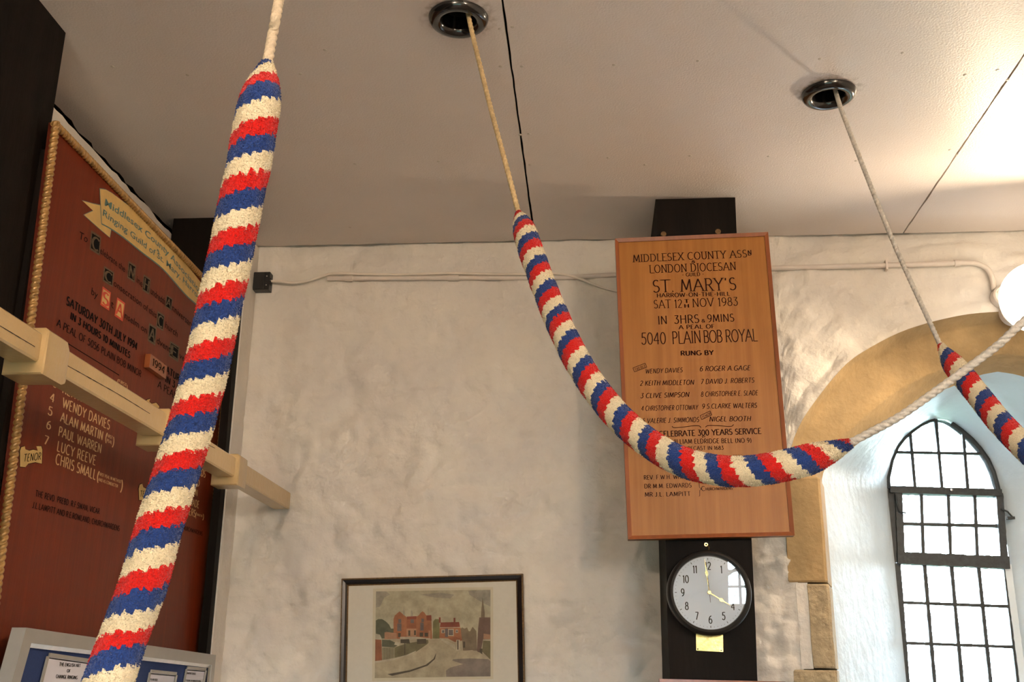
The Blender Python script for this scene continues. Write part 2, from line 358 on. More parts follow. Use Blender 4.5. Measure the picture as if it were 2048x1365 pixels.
def patch(xs, zf):
    cols = []
    for x in xs:
        zb = zf(x); n = max(3, int((ZC+0.1-zb)/0.0135)) if zb == 0 else NZ
        cols.append([(x, zb+(ZC+0.1-zb)*k/n) for k in range(n+1)])
    base = []
    for c in cols:
        r = []
        for x, z in c:
            zb = c[0][1]; fade = 1.0
            if 0.55 < x < 2.7:
                de = abs(x-0.738) if z < 2.55 else 1; 
                if zb > 0: de = min(de, z-zb)
                fade = min(1, de/0.06+0.12)
            if x < -1.30: fade *= 0.6
            r.append(b.vert((x, YW+max(-0.012, wall_y(x, z))*fade, z)))
        base.append(r)
    for c, d in zip(base, base[1:]):
        for k in range(len(c)-1): b.face((c[k], d[k], d[k+1], c[k+1]))
NZ = 60
def lin(a, c, n): return [a+(c-a)*i/n for i in range(n+1)]
patch(lin(-1.44, 0.738, 160), lambda x: 0.0)
arcx = sorted(set([round(x, 5) for x, z in O_[1:-1]]+[0.7381, 2.5019]))
patch([x for x in arcx], lambda x: top_z(x))
patch(lin(2.502, 3.45, 50), lambda x: 0.0)
wb = struct(b.build('wall_back', M['plaster'], loc=(1, YW, 0), smooth=True, angle=None, fixn=False))
# sill part under the window inside the opening
b = MB(); b.box((0.6, YW+0.02, 0), (2.6, 5.3, ZSILL)); b.build('window_bed', M['reveal'], wb)
# ochre arch ring (soffit splay) and white inner reveal
def loft(curves, m, name, parent, mm=0):
    b = MB(); rows = []
    for (c, y) in curves: rows.append([b.vert((x, y, z)) for x, z in c])
    for r, s in zip(rows, rows[1:]):
        for k in range(len(r)-1): b.face((r[k], r[k+1], s[k+1], s[k]), mm)
    return b.build(name, m, parent, smooth=True, angle=55)
def lerpc(a, c, t): return [(p[0]+(q[0]-p[0])*t, p[1]+(q[1]-p[1])*t) for p, q in zip(a, c)]
def wob(c, k, a): return [(x+a*noise.noise(Vector((x*k, z*k, 1.7+k))), z+a*noise.noise(Vector((x*k, z*k, 9.1)))) for x, z in c]
Oj = [(x, z) for x, z in O_]
Od = [(O_[0][0], 2.30)]+O_+[(O_[-1][0], 2.30)]; Id = [(I_[0][0], 2.30)]+I_+[(I_[-1][0], 2.30)]
prof_ = [(0.0, 4.04), (0.015, 4.055), (0.13, 4.105), (0.17, 4.115), (0.35, 4.125), (0.55, 4.135), (0.72, 4.150), (0.75, 4.158), (0.87, 4.205), (1.0, 4.25)]
rings = [(Od if t == 0 else (Id if t == 1 else wob(lerpc(Od, Id, t), 5, 0.007)), y) for t, y in prof_]
arch = loft(rings, M['ochre'], 'arch_band', wb)
def down(c, z): return [(c[0][0], z)]+c+[(c[-1][0], z)]
rv = []
for i in range(11):
    t = i/10; c = lerpc(down(I_, ZSILL), down(W_, ZSILL), t)
    if 0 < i < 10: c = wob(c, 6, 0.010)
    rv.append((c, 4.25+(YWIN-4.25)*t))
rev = loft(rv, M['reveal'], 'window_reveal', wb)
loft([(down(W_, ZSILL), YWIN), (down([(x+(x-WXC)*0.35, z+0.05) for x, z in W_], ZSILL), 5.3)], M['reveal'], 'outer_reveal', wb)
# masonry behind the sheet: closes the wall from the sky
b = MB()
b.box((-1.9, 4.30, 0), (0.70, 5.3, ZC+0.16)); b.box((2.55, 4.30, 0), (3.6, 5.3, ZC+0.16)); b.box((0.70, 4.31, 3.32), (2.55, 5.3, ZC+0.16))
b.box((0.6, 5.02, ZSILL), (1.29, 5.05, 3.3)); b.box((1.91, 5.02, ZSILL), (2.6, 5.05, 3.3)); b.box((0.6, 5.02, 2.92), (2.6, 5.05, 3.33))
b.box((-1.9, 4.06, 0), (-1.43, 4.31, ZC+0.16))
for k in range(len(W_)-1):
    (x0, z0), (x1, z1) = W_[k], W_[k+1]
    b.hexa([(x0, 5.02, z0), (x1, 5.02, z1), (x1, 5.05, z1), (x0, 5.05, z0), (x0+(x0-WXC)*.5, 5.02, 3.0), (x1+(x1-WXC)*.5, 5.02, 3.0), (x1+(x1-WXC)*.5, 5.05, 3.0), (x0+(x0-WXC)*.5, 5.05, 3.0)])
b.build('masonry', M['void'], wb)
# jamb stones of the opening, left side then mirrored
def quoin(xf, xa, z0, z1, m, side, yf=YW-0.005):
    ib = 0.903; pts = [(xf, yf), (xa, yf), (xa+0.012, yf+0.010), (ib, 4.25), (0.73, 4.26), (0.73, YW+0.05), (xf, YW+0.05)]
    if side: pts = [(2*XCO-x, y) for x, y in pts]
    b = MB(); n = 6; rows = []
    zs = [z0+0.002, z0+0.008]+[z0+(z1-z0)*i/n for i in range(1, n)]+[z1-0.008, z1-0.002]
    for i, z in enumerate(zs):
        ins = 0.005 if i in (0, len(zs)-1) else 0
        r = []
        for j, (x, y) in enumerate(pts):
            a = 0.004*noise.noise(Vector((x*9, z*11, y*7))) if j < 3 else 0
            r.append(b.vert((x+a+(ins if j in (0, 6) else 0)*(1 if not side else -1), y+ins*(j < 3)+abs(a)*0.3, z)))
        rows.append(r)
    for r, s in zip(rows, rows[1:]):
        for k in range(len(r)): j = (k+1) % len(r); b.face((r[k], r[j], s[j], s[k]))
    b.face(rows[0][::-1]); b.face(rows[-1])
    return b.build('quoin_stone', m, wb, smooth=True, angle=30)
E0 = EYE
for side in (0, 1):
    quoin(0.706, 0.836, E0+0.372, E0+0.760, M['ochre'], side)
    quoin(0.770, 0.838, E0+0.074, E0+0.370, M['ochre2'], side); quoin(0.700, 0.842, E0-0.20, E0+0.072, M['ochre2'], side)
    quoin(0.770, 0.840, E0-0.65, E0-0.202, M['ochre2'], side)
    b = MB(); xa, xb = (0.730, 0.772) if not side else (2*XCO-0.772, 2*XCO-0.730)
    b.box((xa, YW, E0+0.073), (xb, YW+0.2, E0+0.372)); b.build('plaster_infill', M['plaster'], wb)

# ceiling: dark lid, boards with ragged joints, screws
b = MB(); b.box((-2.0, -2.0, ZC+0.12), (3.6, 5.3, ZC+0.2)); cl = struct(b.build('ceiling', M['void'], loc=(0.8, 1, ZC)))
RING = [at(917, 35, Z=ZC), at(1657, 186, Z=ZC), at(600, -250, Z=ZC)]
stain_ceiling(M['ceil'], [RING[0], RING[1]])
JX = [-0.2195, 1.243]
def ceil_board(x0, x1, holes, rag0, rag1, yA=-1.62, yB=4.024):
    bm = bmesh.new(); pts = []
    def rg(a, y, s): return a*(noise.noise(Vector((s, y*13, 0)))*0.6+noise.noise(Vector((s, y*47, 4)))*0.4)
    n = 150
    for i in range(n+1): y = yA+(yB-yA)*i/n; pts.append((x1+rg(rag1, y, x1), y))
    m = 60
    for i in range(m-1, 0, -1): x = x0+(x1-x0)*i/m; pts.append((x, yB+0.006*noise.noise(Vector((x*9, 0, 0)))+0.004*noise.noise(Vector((x*40, 0, 0)))))
    for i in range(n, -1, -1): y = yA+(yB-yA)*i/n; pts.append((x0+rg(rag0, y, x0+5), y))
    loops = [pts]
    for h in holes: loops.append([(h.x+0.058*math.cos(a*2*PI/32), h.y+0.058*math.sin(a*2*PI/32)) for a in range(32)])
    eds = []
    for lp in loops:
        vs_ = [bm.verts.new((x, y, ZC)) for x, y in lp]
        for i in range(len(vs_)): eds.append(bm.edges.new((vs_[i], vs_[(i+1) % len(vs_)])))
    bmesh.ops.triangle_fill(bm, use_beauty=True, use_dissolve=False, edges=eds)
    r = bmesh.ops.extrude_face_region(bm, geom=bm.faces[:])
    bmesh.ops.translate(bm, verts=[v for v in r['geom'] if isinstance(v, bmesh.types.BMVert)], vec=(0, 0, 0.012))
    bmesh.ops.recalc_face_normals(bm, faces=bm.faces[:])
    o0 = wl['ceiling']; bmesh.ops.translate(bm, verts=bm.verts[:], vec=-o0)
    me = bpy.data.meshes.new('ceiling_board'); bm.to_mesh(me); bm.free(); me.materials.append(M['ceil'])
    o = bpy.data.objects.new('ceiling_board', me); COL.objects.link(o); o.parent = cl; wl[o.name] = o0
ceil_board(-1.668, JX[0]-0.0034, [RING[0], RING[2]], 0.020, 0.004)
ceil_board(JX[0]+0.0034, JX[1]-0.0030, [RING[1]], 0.004, 0.004)
ceil_board(JX[1]+0.0030, 3.39, [], 0.004, 0.002)
SCR = [(601,148),(375,150),(877,323),(1380,312),(1216,316),(1537,313),(1805,106),(1640,118),(1396,122),(1228,130),(710,328),(650,100),(857,30),(1000,58),(1001,133),(1025,54),(1044,133),(1040,270),(1058,268),
       (1930,150),(1712,322),(2015,160),(1995,140),(1900,300),(1915,310),(225,133),(700,455),(1290,330),(1060,330)]
sm = None
for x, y in SCR:
    p = at(x, y, Z=ZC)
    if sm is None:
        b = MB(); b.lathe([(0, -0.0016), (0.003, -0.0016), (0.0052, -0.0008), (0.006, 0.001)], (0, 0, 0), (0, 0, 1), 12); s0 = b.build('screw_head', M['screw'], loc=(0, 0, 0), smooth=True); sm = s0.data; o = s0
    else: o = bpy.data.objects.new('screw_head', sm); COL.objects.link(o)
    o.parent = cl; o.location = p-wl['ceiling']

# dark timbers
b = MB(); b.box((XL+0.002, -1.6, 0), (-1.45, 2.494, ZC+0.004)); p = b.build('wall_pier', M['dark_wood'], loc=(-1.6, 1, 0)); tag(p, 'huge black timber pier at the far left edge, in front of the red board', 'pier')
def rough_post(name, quad_top, quad_bot, m, label, loc, segs=24, j=0.004):
    b = MB(); rows = []
    for i in range(segs+1):
        t = i/segs; r = []
        for k, (a, c) in enumerate(zip(quad_top, quad_bot)):
            q = Vector(a).lerp(Vector(c), t); jj = j*noise.noise(Vector((k*3.1, q.z*9, 0)))*(1 if k < 2 else 0); r.append(b.vert((q.x+jj, q.y+abs(jj)*0.4, q.z)))
        rows.append(r)
    for r, s in zip(rows, rows[1:]):
        for k in range(4): q = (k+1) % 4; b.face((r[k], r[q], s[q], s[k]))
    b.face(rows[0]); b.face(rows[-1][::-1])
    return tag(b.build(name, m, loc=loc, smooth=False), label, 'post')
PF = 3.66
tl, tr, bl, br = at(1311, 397, Y=PF), at(1471, 397, Y=PF), at(1337, 1080, Y=PF), at(1491, 1080, Y=PF)
xl0, xr0 = bl.x-0.02, br.x-0.005
rough_post('timber_post', [(tl.x, PF, ZC+0.02), (tr.x, PF, ZC+0.02), (tr.x, YW+0.003, ZC+0.02), (tl.x, YW+0.003, ZC+0.02)], [(xl0, PF, 0), (xr0, PF, 0), (xr0, YW+0.003, 0), (xl0, YW+0.003, 0)], M['dark_wood'],
           'black upright timber post behind the honey oak board and the clock', (0.4, 3.8, 0))
rough_post('corner_post', [(XL+0.006, 3.735, ZC+0.02), (-1.452, 3.735, ZC+0.02), (-1.452, YW+0.003, ZC+0.02), (XL+0.006, YW+0.003, ZC+0.01)], [(XL+0.006, 3.735, 0), (-1.452, 3.735, 0), (-1.452, YW+0.003, 0), (XL+0.006, YW+0.003, 0)], M['dark_wood'],
           'black timber post in the far corner behind the red board', (-1.58, 3.9, 0))
rough_post('timber_batten', [(-1.401, 3.87, ZC-0.01), (-1.371, 3.87, ZC-0.01), (-1.371, 3.914, ZC-0.01), (-1.401, 3.914, ZC-0.01)], [(-1.401, 3.87, 0), (-1.371, 3.87, 0), (-1.371, 3.914, 0), (-1.401, 3.914, 0)], M['dark_wood'],
           'narrow black batten up the right edge of the red board', (-1.4, 3.9, 0))
b = MB(); b.box((-1.400, 3.916, 0), (-1.366, YW+0.003, ZC-0.005)); b.box((-1.448, 3.966, 0), (-1.400, YW+0.003, ZC-0.005)); struct(b.build('trim_1', M['plaster'], loc=(-1.40, 4.0, 0)))

# ------------------------------------------------------------------ lettering
def arc(cx, cy, rx, ry, a0, a1, n=10): return [(cx+rx*math.cos(math.radians(a0+(a1-a0)*i/n)), cy+ry*math.sin(math.radians(a0+(a1-a0)*i/n))) for i in range(n+1)]
G = {  # width, strokes (polylines in a box 1 high); serif ends are found by code
'A': (.78, [[(0,0),(.39,1),(.78,0)], [(.16,.36),(.62,.36)]]),
'B': (.6, [[(.08,0),(.08,1)], [(.08,1),(.3,1)]+arc(.3,.76,.22,.24,90,-90)+[(.08,.52)], [(.3,.52)]+arc(.3,.26,.27,.26,90,-90)+[(.08,0)]]),
'C': (.72, [arc(.42,.5,.38,.5,50,310,18)]),
'D': (.74, [[(.08,0),(.08,1)], [(.08,1),(.3,1)]+arc(.3,.5,.38,.5,90,-90,16)+[(.08,0)]]),
'E': (.55, [[(.08,0),(.08,1)], [(.08,1),(.5,1)], [(.08,.52),(.42,.52)], [(.08,0),(.52,0)]]),
'F': (.52, [[(.08,0),(.08,1)], [(.08,1),(.5,1)], [(.08,.52),(.42,.52)]]),
'G': (.76, [arc(.42,.5,.38,.5,50,340,18)+[(.76,.42),(.5,.42)]]),
'H': (.72, [[(.08,0),(.08,1)], [(.64,0),(.64,1)], [(.08,.52),(.64,.52)]]),
'I': (.2, [[(.1,0),(.1,1)]]),
'J': (.42, [[(.32,1),(.32,.22)]+arc(.16,.2,.16,.2,0,-150,8)]),
'K': (.64, [[(.08,0),(.08,1)], [(.58,1),(.08,.42)], [(.22,.58),(.62,0)]]),
'L': (.52, [[(.08,1),(.08,0),(.5,0)]]),
'M': (.88, [[(.06,0),(.14,1),(.44,.12),(.74,1),(.82,0)]]),
'N': (.74, [[(.08,0),(.08,1),(.66,0),(.66,1)]]),
'O': (.8, [arc(.4,.5,.37,.5,0,360,24)]),
'P': (.58, [[(.08,0),(.08,1)], [(.08,1),(.3,1)]+arc(.3,.74,.24,.26,90,-90)+[(.08,.48)]]),
'Q': (.8, [arc(.4,.5,.37,.5,0,360,24), [(.45,.25),(.8,-.08)]]),
'R': (.62, [[(.08,0),(.08,1)], [(.08,1),(.3,1)]+arc(.3,.74,.24,.26,90,-90)+[(.08,.48)], [(.3,.48),(.62,0)]]),
'S': (.56, [arc(.29,.75,.22,.25,40,250,12)+arc(.27,.26,.25,.26,75,-145,14)]),
'T': (.64, [[(.32,0),(.32,1)], [(.0,1),(.64,1)]]),
'U': (.7, [[(.08,1),(.08,.3)]+arc(.35,.3,.27,.3,180,360,12)+[(.62,1)]]),
'V': (.72, [[(0,1),(.36,0),(.72,1)]]),
'W': (1.02, [[(0,1),(.26,0),(.51,.9),(.76,0),(1.02,1)]]),
'X': (.68, [[(0,0),(.66,1)], [(.02,1),(.68,0)]]),
'Y': (.66, [[(0,1),(.33,.48),(.66,1)], [(.33,.48),(.33,0)]]),
'Z': (.6, [[(.04,1),(.56,1),(.02,0),(.58,0)]]),
'0': (.6, [arc(.3,.5,.26,.5,0,360,20)]), '1': (.3, [[(.04,.82),(.18,1),(.18,0)]]),
'2': (.56, [arc(.27,.74,.23,.26,160,-30,12)+[(.04,0),(.54,0)]]),
'3': (.54, [[(.06,1),(.48,1),(.24,.6)]+arc(.24,.3,.25,.3,90,-150,14)]),
'4': (.6, [[(.44,0),(.44,1),(.02,.3),(.58,.3)]]),
'5': (.54, [[(.48,1),(.12,1),(.09,.58)]+arc(.24,.32,.25,.32,115,-150,14)]),
'6': (.56, [arc(.5,.42,.46,.58,95,180,8)+arc(.28,.3,.24,.3,180,540,18)]),
'7': (.52, [[(.02,1),(.5,1),(.16,0)]]),
'8': (.56, [arc(.28,.76,.19,.24,0,360,16), arc(.28,.27,.25,.27,0,360,18)]),
'9': (.56, [arc(.28,.7,.24,.3,0,360,18), arc(.06,.58,.46,.58,0,-80,8)]),
'.': (.2, [[(.08,.0),(.12,.07)]]), ',': (.2, [[(.12,.06),(.05,-.14)]]), "'": (.2, [[(.1,1),(.08,.8)]]), '-': (.4, [[(.05,.45),(.35,.45)]]),
'(': (.3, [arc(.4,.45,.32,.65,125,235,8)]), ')': (.3, [arc(-.1,.45,.32,.65,55,-55,8)]),
'&': (.66, [arc(.3,.78,.17,.2,-60,240,12)+[(.62,0)], [(.3,.56)]+arc(.28,.28,.24,.28,100,330,12)+[(.6,.5)]]),
'}': (.3, [[(.02,1.0),(.1,.97),(.12,.6),(.24,.5),(.12,.4),(.1,.03),(.02,0)]]),
}
SERIF = set('MIDLESXCOUNTYARPBHFKVWJ145')
def strokes(txt, weight, serif=0.0, shear=0.0, gap=0.16):
    """returns triangles/quads of flat ribbons in letter units"""
    V = []; Fs = []; x = 0
    def rib(p, w0):
        n = len(p); L = []
        for i in range(n):
            a = p[max(0, i-1)]; c = p[min(n-1, i+1)]; dx, dy = c[0]-a[0], c[1]-a[1]; l = math.hypot(dx, dy) or 1
            # pen: vertical strokes heavier than horizontal ones
            w = w0*(0.62+0.38*abs(dy)/l); L.append((p[i][0]-dy/l*w/2, p[i][1]+dx/l*w/2, p[i][0]+dy/l*w/2, p[i][1]-dx/l*w/2))
        k = len(V)
        for a in L: V.append((a[0], a[1])); V.append((a[2], a[3]))
        for i in range(n-1): Fs.append((k+2*i, k+2*i+1, k+2*i+3, k+2*i+2))
    for ch in txt:
        if ch == ' ': x += .42; continue
        wd, st = G.get(ch, G['-'])
        for s_ in st:
            q = [(x+px+shear*py, py) for px, py in s_]
            # break at sharp corners so ribbons keep their width
            cur = [q[0]]
            for i in range(1, len(q)):
                cur.append(q[i])
                if i < len(q)-1:
                    a = (q[i][0]-q[i-1][0], q[i][1]-q[i-1][1]); c = (q[i+1][0]-q[i][0], q[i+1][1]-q[i][1])
                    cs = (a[0]*c[0]+a[1]*c[1])/((math.hypot(*a)*math.hypot(*c)) or 1)
                    if cs < 0.72: rib(cur, weight); cur = [q[i]]
            rib(cur, weight)
            if serif and ch in SERIF:
                for e in (q[0], q[-1]):
                    if abs(e[1]) < .02 or abs(e[1]-1) < .02: rib([(e[0]-serif, e[1]), (e[0]+serif, e[1])], weight*0.7)
        x += wd+gap
    return V, Fs, max(0.01, x-gap)
def fontmesh(txt, bold=0.0):
    cu = bpy.data.curves.new('t', 'FONT'); cu.body = txt; cu.size = 1.4; cu.offset = bold; cu.resolution_u = 2
    o = bpy.data.objects.new('t', cu); COL.objects.link(o); dg = bpy.context.evaluated_depsgraph_get(); dg.update()
    me = o.evaluated_get(dg).to_mesh(); V = [(v.co.x, v.co.y) for v in me.vertices]; Fs = [tuple(p.vertices) for p in me.polygons]
    o.evaluated_get(dg).to_mesh_clear(); bpy.data.objects.remove(o); bpy.data.curves.remove(cu)
    return V, Fs, max(v[0] for v in V)
def lay(b, geo, pts, hgt, up, nrm, m=0, lift=0.0):
    """place flat letters along a baseline of 3-D points"""
    V, Fs, Wd = geo; L = [0]
    for a, c in zip(pts, pts[1:]): L.append(L[-1]+(c-a).length)
    k0 = len(b.v)
    for x, y in V:
        s = x/Wd*L[-1]; j = 0
        while j < len(L)-2 and L[j+1] < s: j += 1
        p = pts[j].lerp(pts[j+1], (s-L[j])/max(1e-9, L[j+1]-L[j])) if L[-1] > 0 else pts[0]
        b.vert(p+up*(y*hgt)+nrm*lift)
    for f in Fs: b.face([k0+i for i in f], m)
def line_on(parent, m, plane, px, hpx, geo, lift=0.0008, up=Vector((0, 0, 1)), nrm=None, name='lettering'):
    pts = [at(x, y, **plane) for x, y in px]
    if len(pts) > 2: pts = resample(pts, (pts[-1]-pts[0]).length/60)
    if up is None:
        d = (pts[-1]-pts[0]).normalized(); up_ = nrm.cross(d); up_ = up_ if up_.z > 0 else -up_
    else: up_ = up
    h = (at(px[0][0], px[0][1]-hpx, **plane)-at(px[0][0], px[0][1], **plane)).length
    b = MB(); lay(b, geo, pts, h, up_, nrm, 0, lift)
    return b.build(name, m, parent, fixn=False)
def pxpoly(b, pts, plane, nrm, lift, m=0): b.poly([at(x, y, **plane)+nrm*lift for x, y in pts], m)
def grow_poly(pts, k):
    cx = sum(p[0] for p in pts)/len(pts); cy = sum(p[1] for p in pts)/len(pts); out = []
    for x, y in pts:
        d = math.hypot(x-cx, y-cy) or 1; out.append((x+(x-cx)/d*k, y+(y-cy)/d*k))
    return out

# ------------------------------------------------------------------ red peal board on the left
XB = -1.42
RB = thing('peal_board', 'tall red mahogany bell-ringing record board with gilt rope border on the left wall', 'board', (XB, 3.2, EYE-0.3))
def PB(y, z, dx=0.0): return Vector((XB+dx, y, EYE+z))
cTL, cTR, cBR, cBL = PB(2.445, 1.428), PB(3.925, 1.432), PB(3.962, -0.33), PB(2.532, -0.33)
def shrink(q, k):
    c = sum(q, Vector())/4; return [p+Vector((0, math.copysign(k, c.y-p.y), math.copysign(k, c.z-p.z))) for p in q]
out_ = shrink([cTL, cTR, cBR, cBL], -0.005)
b = MB(); b.prism([p-Vector((0.012, 0, 0)) for p in out_], (0.008, 0, 0)); b.build('backboard', M['mahog_edge'], RB)
for y in (2.462, 3.76): b = MB(); b.box((-1.449, y, EYE-0.25), (XB-0.0125, y+0.03, EYE+1.35)); b.build('mounting_batten', M['dark_wood'], RB)
b = MB(); b.prism([p-Vector((0.004, 0, 0)) for p in shrink([cTL, cTR, cBR, cBL], 0.004)], (0.004, 0, 0)); b.build('panel', M['mahogany'], RB)
ins = shrink([cTL, cTR, cBR, cBL], 0.010)
for i in range(4):
    a, c = ins[i]+Vector((0.006, 0, 0)), ins[(i+1) % 4]+Vector((0.006, 0, 0))
    d = (c-a).normalized(); b = MB(); b.rope([a-d*0.008, a.lerp(c, 0.5), c+d*0.008], 0.0115, 0.0155, strands=2, n=20, depth=0.42); b.build('rope_moulding', M['gold_rope'], RB, smooth=True, angle=70)
PX = dict(X=XB); NXv = Vector((1, 0, 0))
def rb(txt, px, h, m, wt=0.15, shear=0.0, serif=0.0, gap=0.16):
    wt = wt*1.15; return line_on(RB, M[m], PX, px, h, strokes(txt, wt, serif, shear, gap), nrm=NXv)
# banner
banner = [(199,378),(216,382),(249,406),(282,432),(326,478),(370,527),(403,568),(425,600),(420,640),(396,612),(370,588),(326,538),(282,503),(249,476),(222.5,457.6),(210,452),(204,442),(200,415)]
tail = [(164,401.5),(186,408),(200,411),(203,440),(222,457),(219,475),(200,459),(167.6,430),(186,422)]
b = MB(); pxpoly(b, grow_poly(tail, 1.6), PX, NXv, 0.0004, 1); pxpoly(b, tail, PX, NXv, 0.0007, 0)
def strip(top, bot, m, lift):
    n = 24; T = resample([at(x, y, **PX) for x, y in top], 0.02); B2 = resample([at(x, y, **PX) for x, y in bot], 0.02)
    def smp(P, t): f = t*(len(P)-1); i = min(int(f), len(P)-2); return P[i].lerp(P[i+1], f-i)
    t_ = [b.vert(smp(T, i/n)+NXv*lift) for i in range(n+1)]; u_ = [b.vert(smp(B2, i/n)+NXv*lift) for i in range(n+1)]
    for i in range(n): b.face((t_[i], t_[i+1], u_[i+1], u_[i]), m)
tp = [(199,378),(216,382),(249,406),(282,432),(326,478),(370,527),(403,568),(425,600)]; bt = [(203,447),(222.5,457.6),(249,476),(282,503),(326,538),(370,588),(396,612),(420,640)]
strip([(x-1, y-1.6) for x, y in tp], [(x-1, y+2) for x, y in bt], 1, 0.0009); strip(tp, bt, 0, 0.0013)
b.build('banner', [M['scroll'], M['teal_ink']], RB, fixn=False)
line_on(RB, M['teal_ink'], PX, [(207,410),(249,438),(282,465),(330,507),(370,553),(402,592)], 15, fontmesh('Middlesex County Association', 0.018), 0.0018, nrm=NXv)
line_on(RB, M['teal_ink'], PX, [(203,430),(245,461),(290,497),(330,530),(370,570),(402,606)], 14, fontmesh('Ringing Guild of St. Mary, Harrow', 0.016), 0.0018, nrm=NXv)
line_on(RB, M['teal_ink'], PX, [(312,501),(318,507)], 5, fontmesh('&', 0.02), 0.0020, nrm=NXv)
# black letter invocation with decorated initials
def gothic(txt, p0, p1, h, m='ink_black'): line_on(RB, M[m], PX, [p0, p1], h, fontmesh(txt, 0.0), nrm=NXv)
def initial(ch, q, red=False):
    b = MB(); pxpoly(b, q, PX, NXv, 0.0005, 0)
    k = [((x+sum(p[0] for p in q)/4*0.28)/1.28, (y+sum(p[1] for p in q)/4*0.28)/1.28) for x, y in q]
    pxpoly(b, k, PX, NXv, 0.0007, 1)
    o = b.build('initial', [M['red_ink'] if red else M['grey_ink'], M['scroll'] if red else M['ink_black']], RB, fixn=False)
    x0 = k[3][0]; x1 = k[2][0]; line_on(RB, M['red_ink' if red else 'grey_ink'], PX, [(x0+1, k[3][1]-2), (x1-1, k[2][1]-2)], abs(k[3][1]-k[0][1])*0.85, strokes(ch, 0.20, 0.1), 0.0010, nrm=NXv)
def iq(x0, y0, x1, y1, s=0.62):  # box seen slanted by the perspective of the board
    w_ = x1-x0; return [(x0+2, y0), (x1+1, y0+w_*s), (x1-2, y1), (x0-1, y1-w_*s)]
gothic('To', (157,477), (174,486), 16); initial('C', iq(180,461,201,512)); gothic('elebrate the', (199,506), (249,545), 14)
initial('N', iq(255,522,271,566)); gothic('ine', (272,564), (284,575), 14); initial('H', iq(285,549,300,590)); gothic('undredth', (300,587), (329,611), 15); initial('A', iq(331,590,344,622)); gothic('nniversary', (343,620), (385,658), 14)
initial('C', iq(206,532,227,575)); gothic('onsecration of this', (226,571), (312,637), 14); initial('C', iq(313,622,328,663)); gothic('hurch', (329,655), (354,675), 14)
gothic('by', (181,588), (194,598), 15); initial('S', [(205,573),(221.5,585.5),(218,622),(200,610)], True); gothic('t', (221,613), (226,618), 15)
initial('A', [(234,595),(250,606.6),(245,643.5),(228.6,632)], True); gothic('nselm on', (248,636), (293,668), 14); initial('A', iq(296,646,312,692)); gothic('dvent', (312,686), (340,706), 14); initial('E', iq(338,682,358,725)); gothic('ve', (358,716), (368,724), 13)
rb('SATURDAY 30TH JULY 1994', [(132,609), (273,701)], 17, 'ink_black', 0.215)
rb('IN 3 HOURS 10 MINUTES', [(140,638), (259,717)], 14, 'ink_black', 0.21); rb('A PEAL OF 5056 PLAIN BOB MINOR', [(113,652), (281,755)], 15, 'ink_black', 0.14)
b = MB(); pxpoly(b, [(136,687), (238,750), (238,752), (136,689)], PX, NXv, 0.0006); b.build('ruled_line', M['ink_black'], RB)
rb('SATURDAY', [(325,741), (378,778)], 14, 'ink_black', 0.22); rb('IN 3 HOURS', [(330,764), (385,800)], 13, 'ink_black', 0.2); rb('A PEAL OF 5056', [(315,775), (392,826)], 14, 'ink_black', 0.14)
# names
rb('3', [(106,774), (112,777)], 15, 'cream_ink', 0.14); rb('KEITH WALKER', [(124,786), (219,832)], 17, 'cream_ink', 0.15)
rb('4', [(99,802), (107,806)], 17, 'cream_ink', 0.14); rb('WENDY DAVIES', [(124,815), (218,860)], 20, 'cream_ink', 0.15)
rb('5', [(95,829), (103,833)], 17, 'cream_ink', 0.14); rb('ALAN MARTIN', [(120,843), (204,881)], 19, 'cream_ink', 0.16)
rb('6', [(92,857), (100,860)], 16, 'cream_ink', 0.14); rb('PAUL WARREN', [(116,872), (201,907)], 19, 'cream_ink', 0.16)
rb('7', [(87,888), (95,891)], 17, 'cream_ink', 0.14); rb('LUCY REEVE', [(113,902), (190,931)], 20, 'cream_ink', 0.14)
rb('CHRIS SMALL', [(110,928), (190,960)], 21, 'cream_ink', 0.15)
rb('(', [(209,884), (213,886)], 20, 'cream_ink', 0.10); rb('FIRST', [(213,874), (224,879)], 6, 'cream_ink', 0.16); rb('PEAL', [(213,884), (223,889)], 6, 'cream_ink', 0.16); rb(')', [(223,893), (227,895)], 20, 'cream_ink', 0.10)
rb('(', [(192,963), (197,965)], 22, 'cream_ink', 0.10); rb('FIRST PEAL IN METHOD', [(197,951), (241,967)], 6, 'cream_ink', 0.15); rb('AND AS CONDUCTOR', [(196,962), (235,976)], 6, 'cream_ink', 0.15); rb(')', [(239,983), (244,985)], 24, 'cream_ink', 0.10)
rb('(', [(233,769), (236,771)], 12, 'cream_ink', 0.10); rb('FIRST', [(237,765), (252,774)], 6, 'cream_ink', 0.15); rb(')', [(251,781), (254,783)], 12, 'cream_ink', 0.10)
rb('4', [(311,904), (317,907)], 13, 'cream_ink', 0.14); rb('5', [(308,928), (315,931)], 13, 'cream_ink', 0.14); rb('6', [(305,953), (312,956)], 13, 'cream_ink', 0.14)
rb('NDS', [(396,950), (410,956)], 14, 'cream_ink', 0.16); rb('RD', [(388,970), (398,974)], 13, 'cream_ink', 0.16); rb('ON', [(384,989), (394,993)], 13, 'cream_ink', 0.16); rb('LADE', [(380,1011), (397,1017)], 14, 'cream_ink', 0.16); rb('TERS', [(372,1028), (390,1035)], 14, 'cream_ink', 0.16)
rb('(', [(390,1036), (392,1037)], 12, 'cream_ink', 0.12); rb('CONDUCTOR', [(392,1031), (404,1035)], 4, 'cream_ink', 0.18); rb(')', [(404,1040), (407,1041)], 12, 'cream_ink', 0.12)
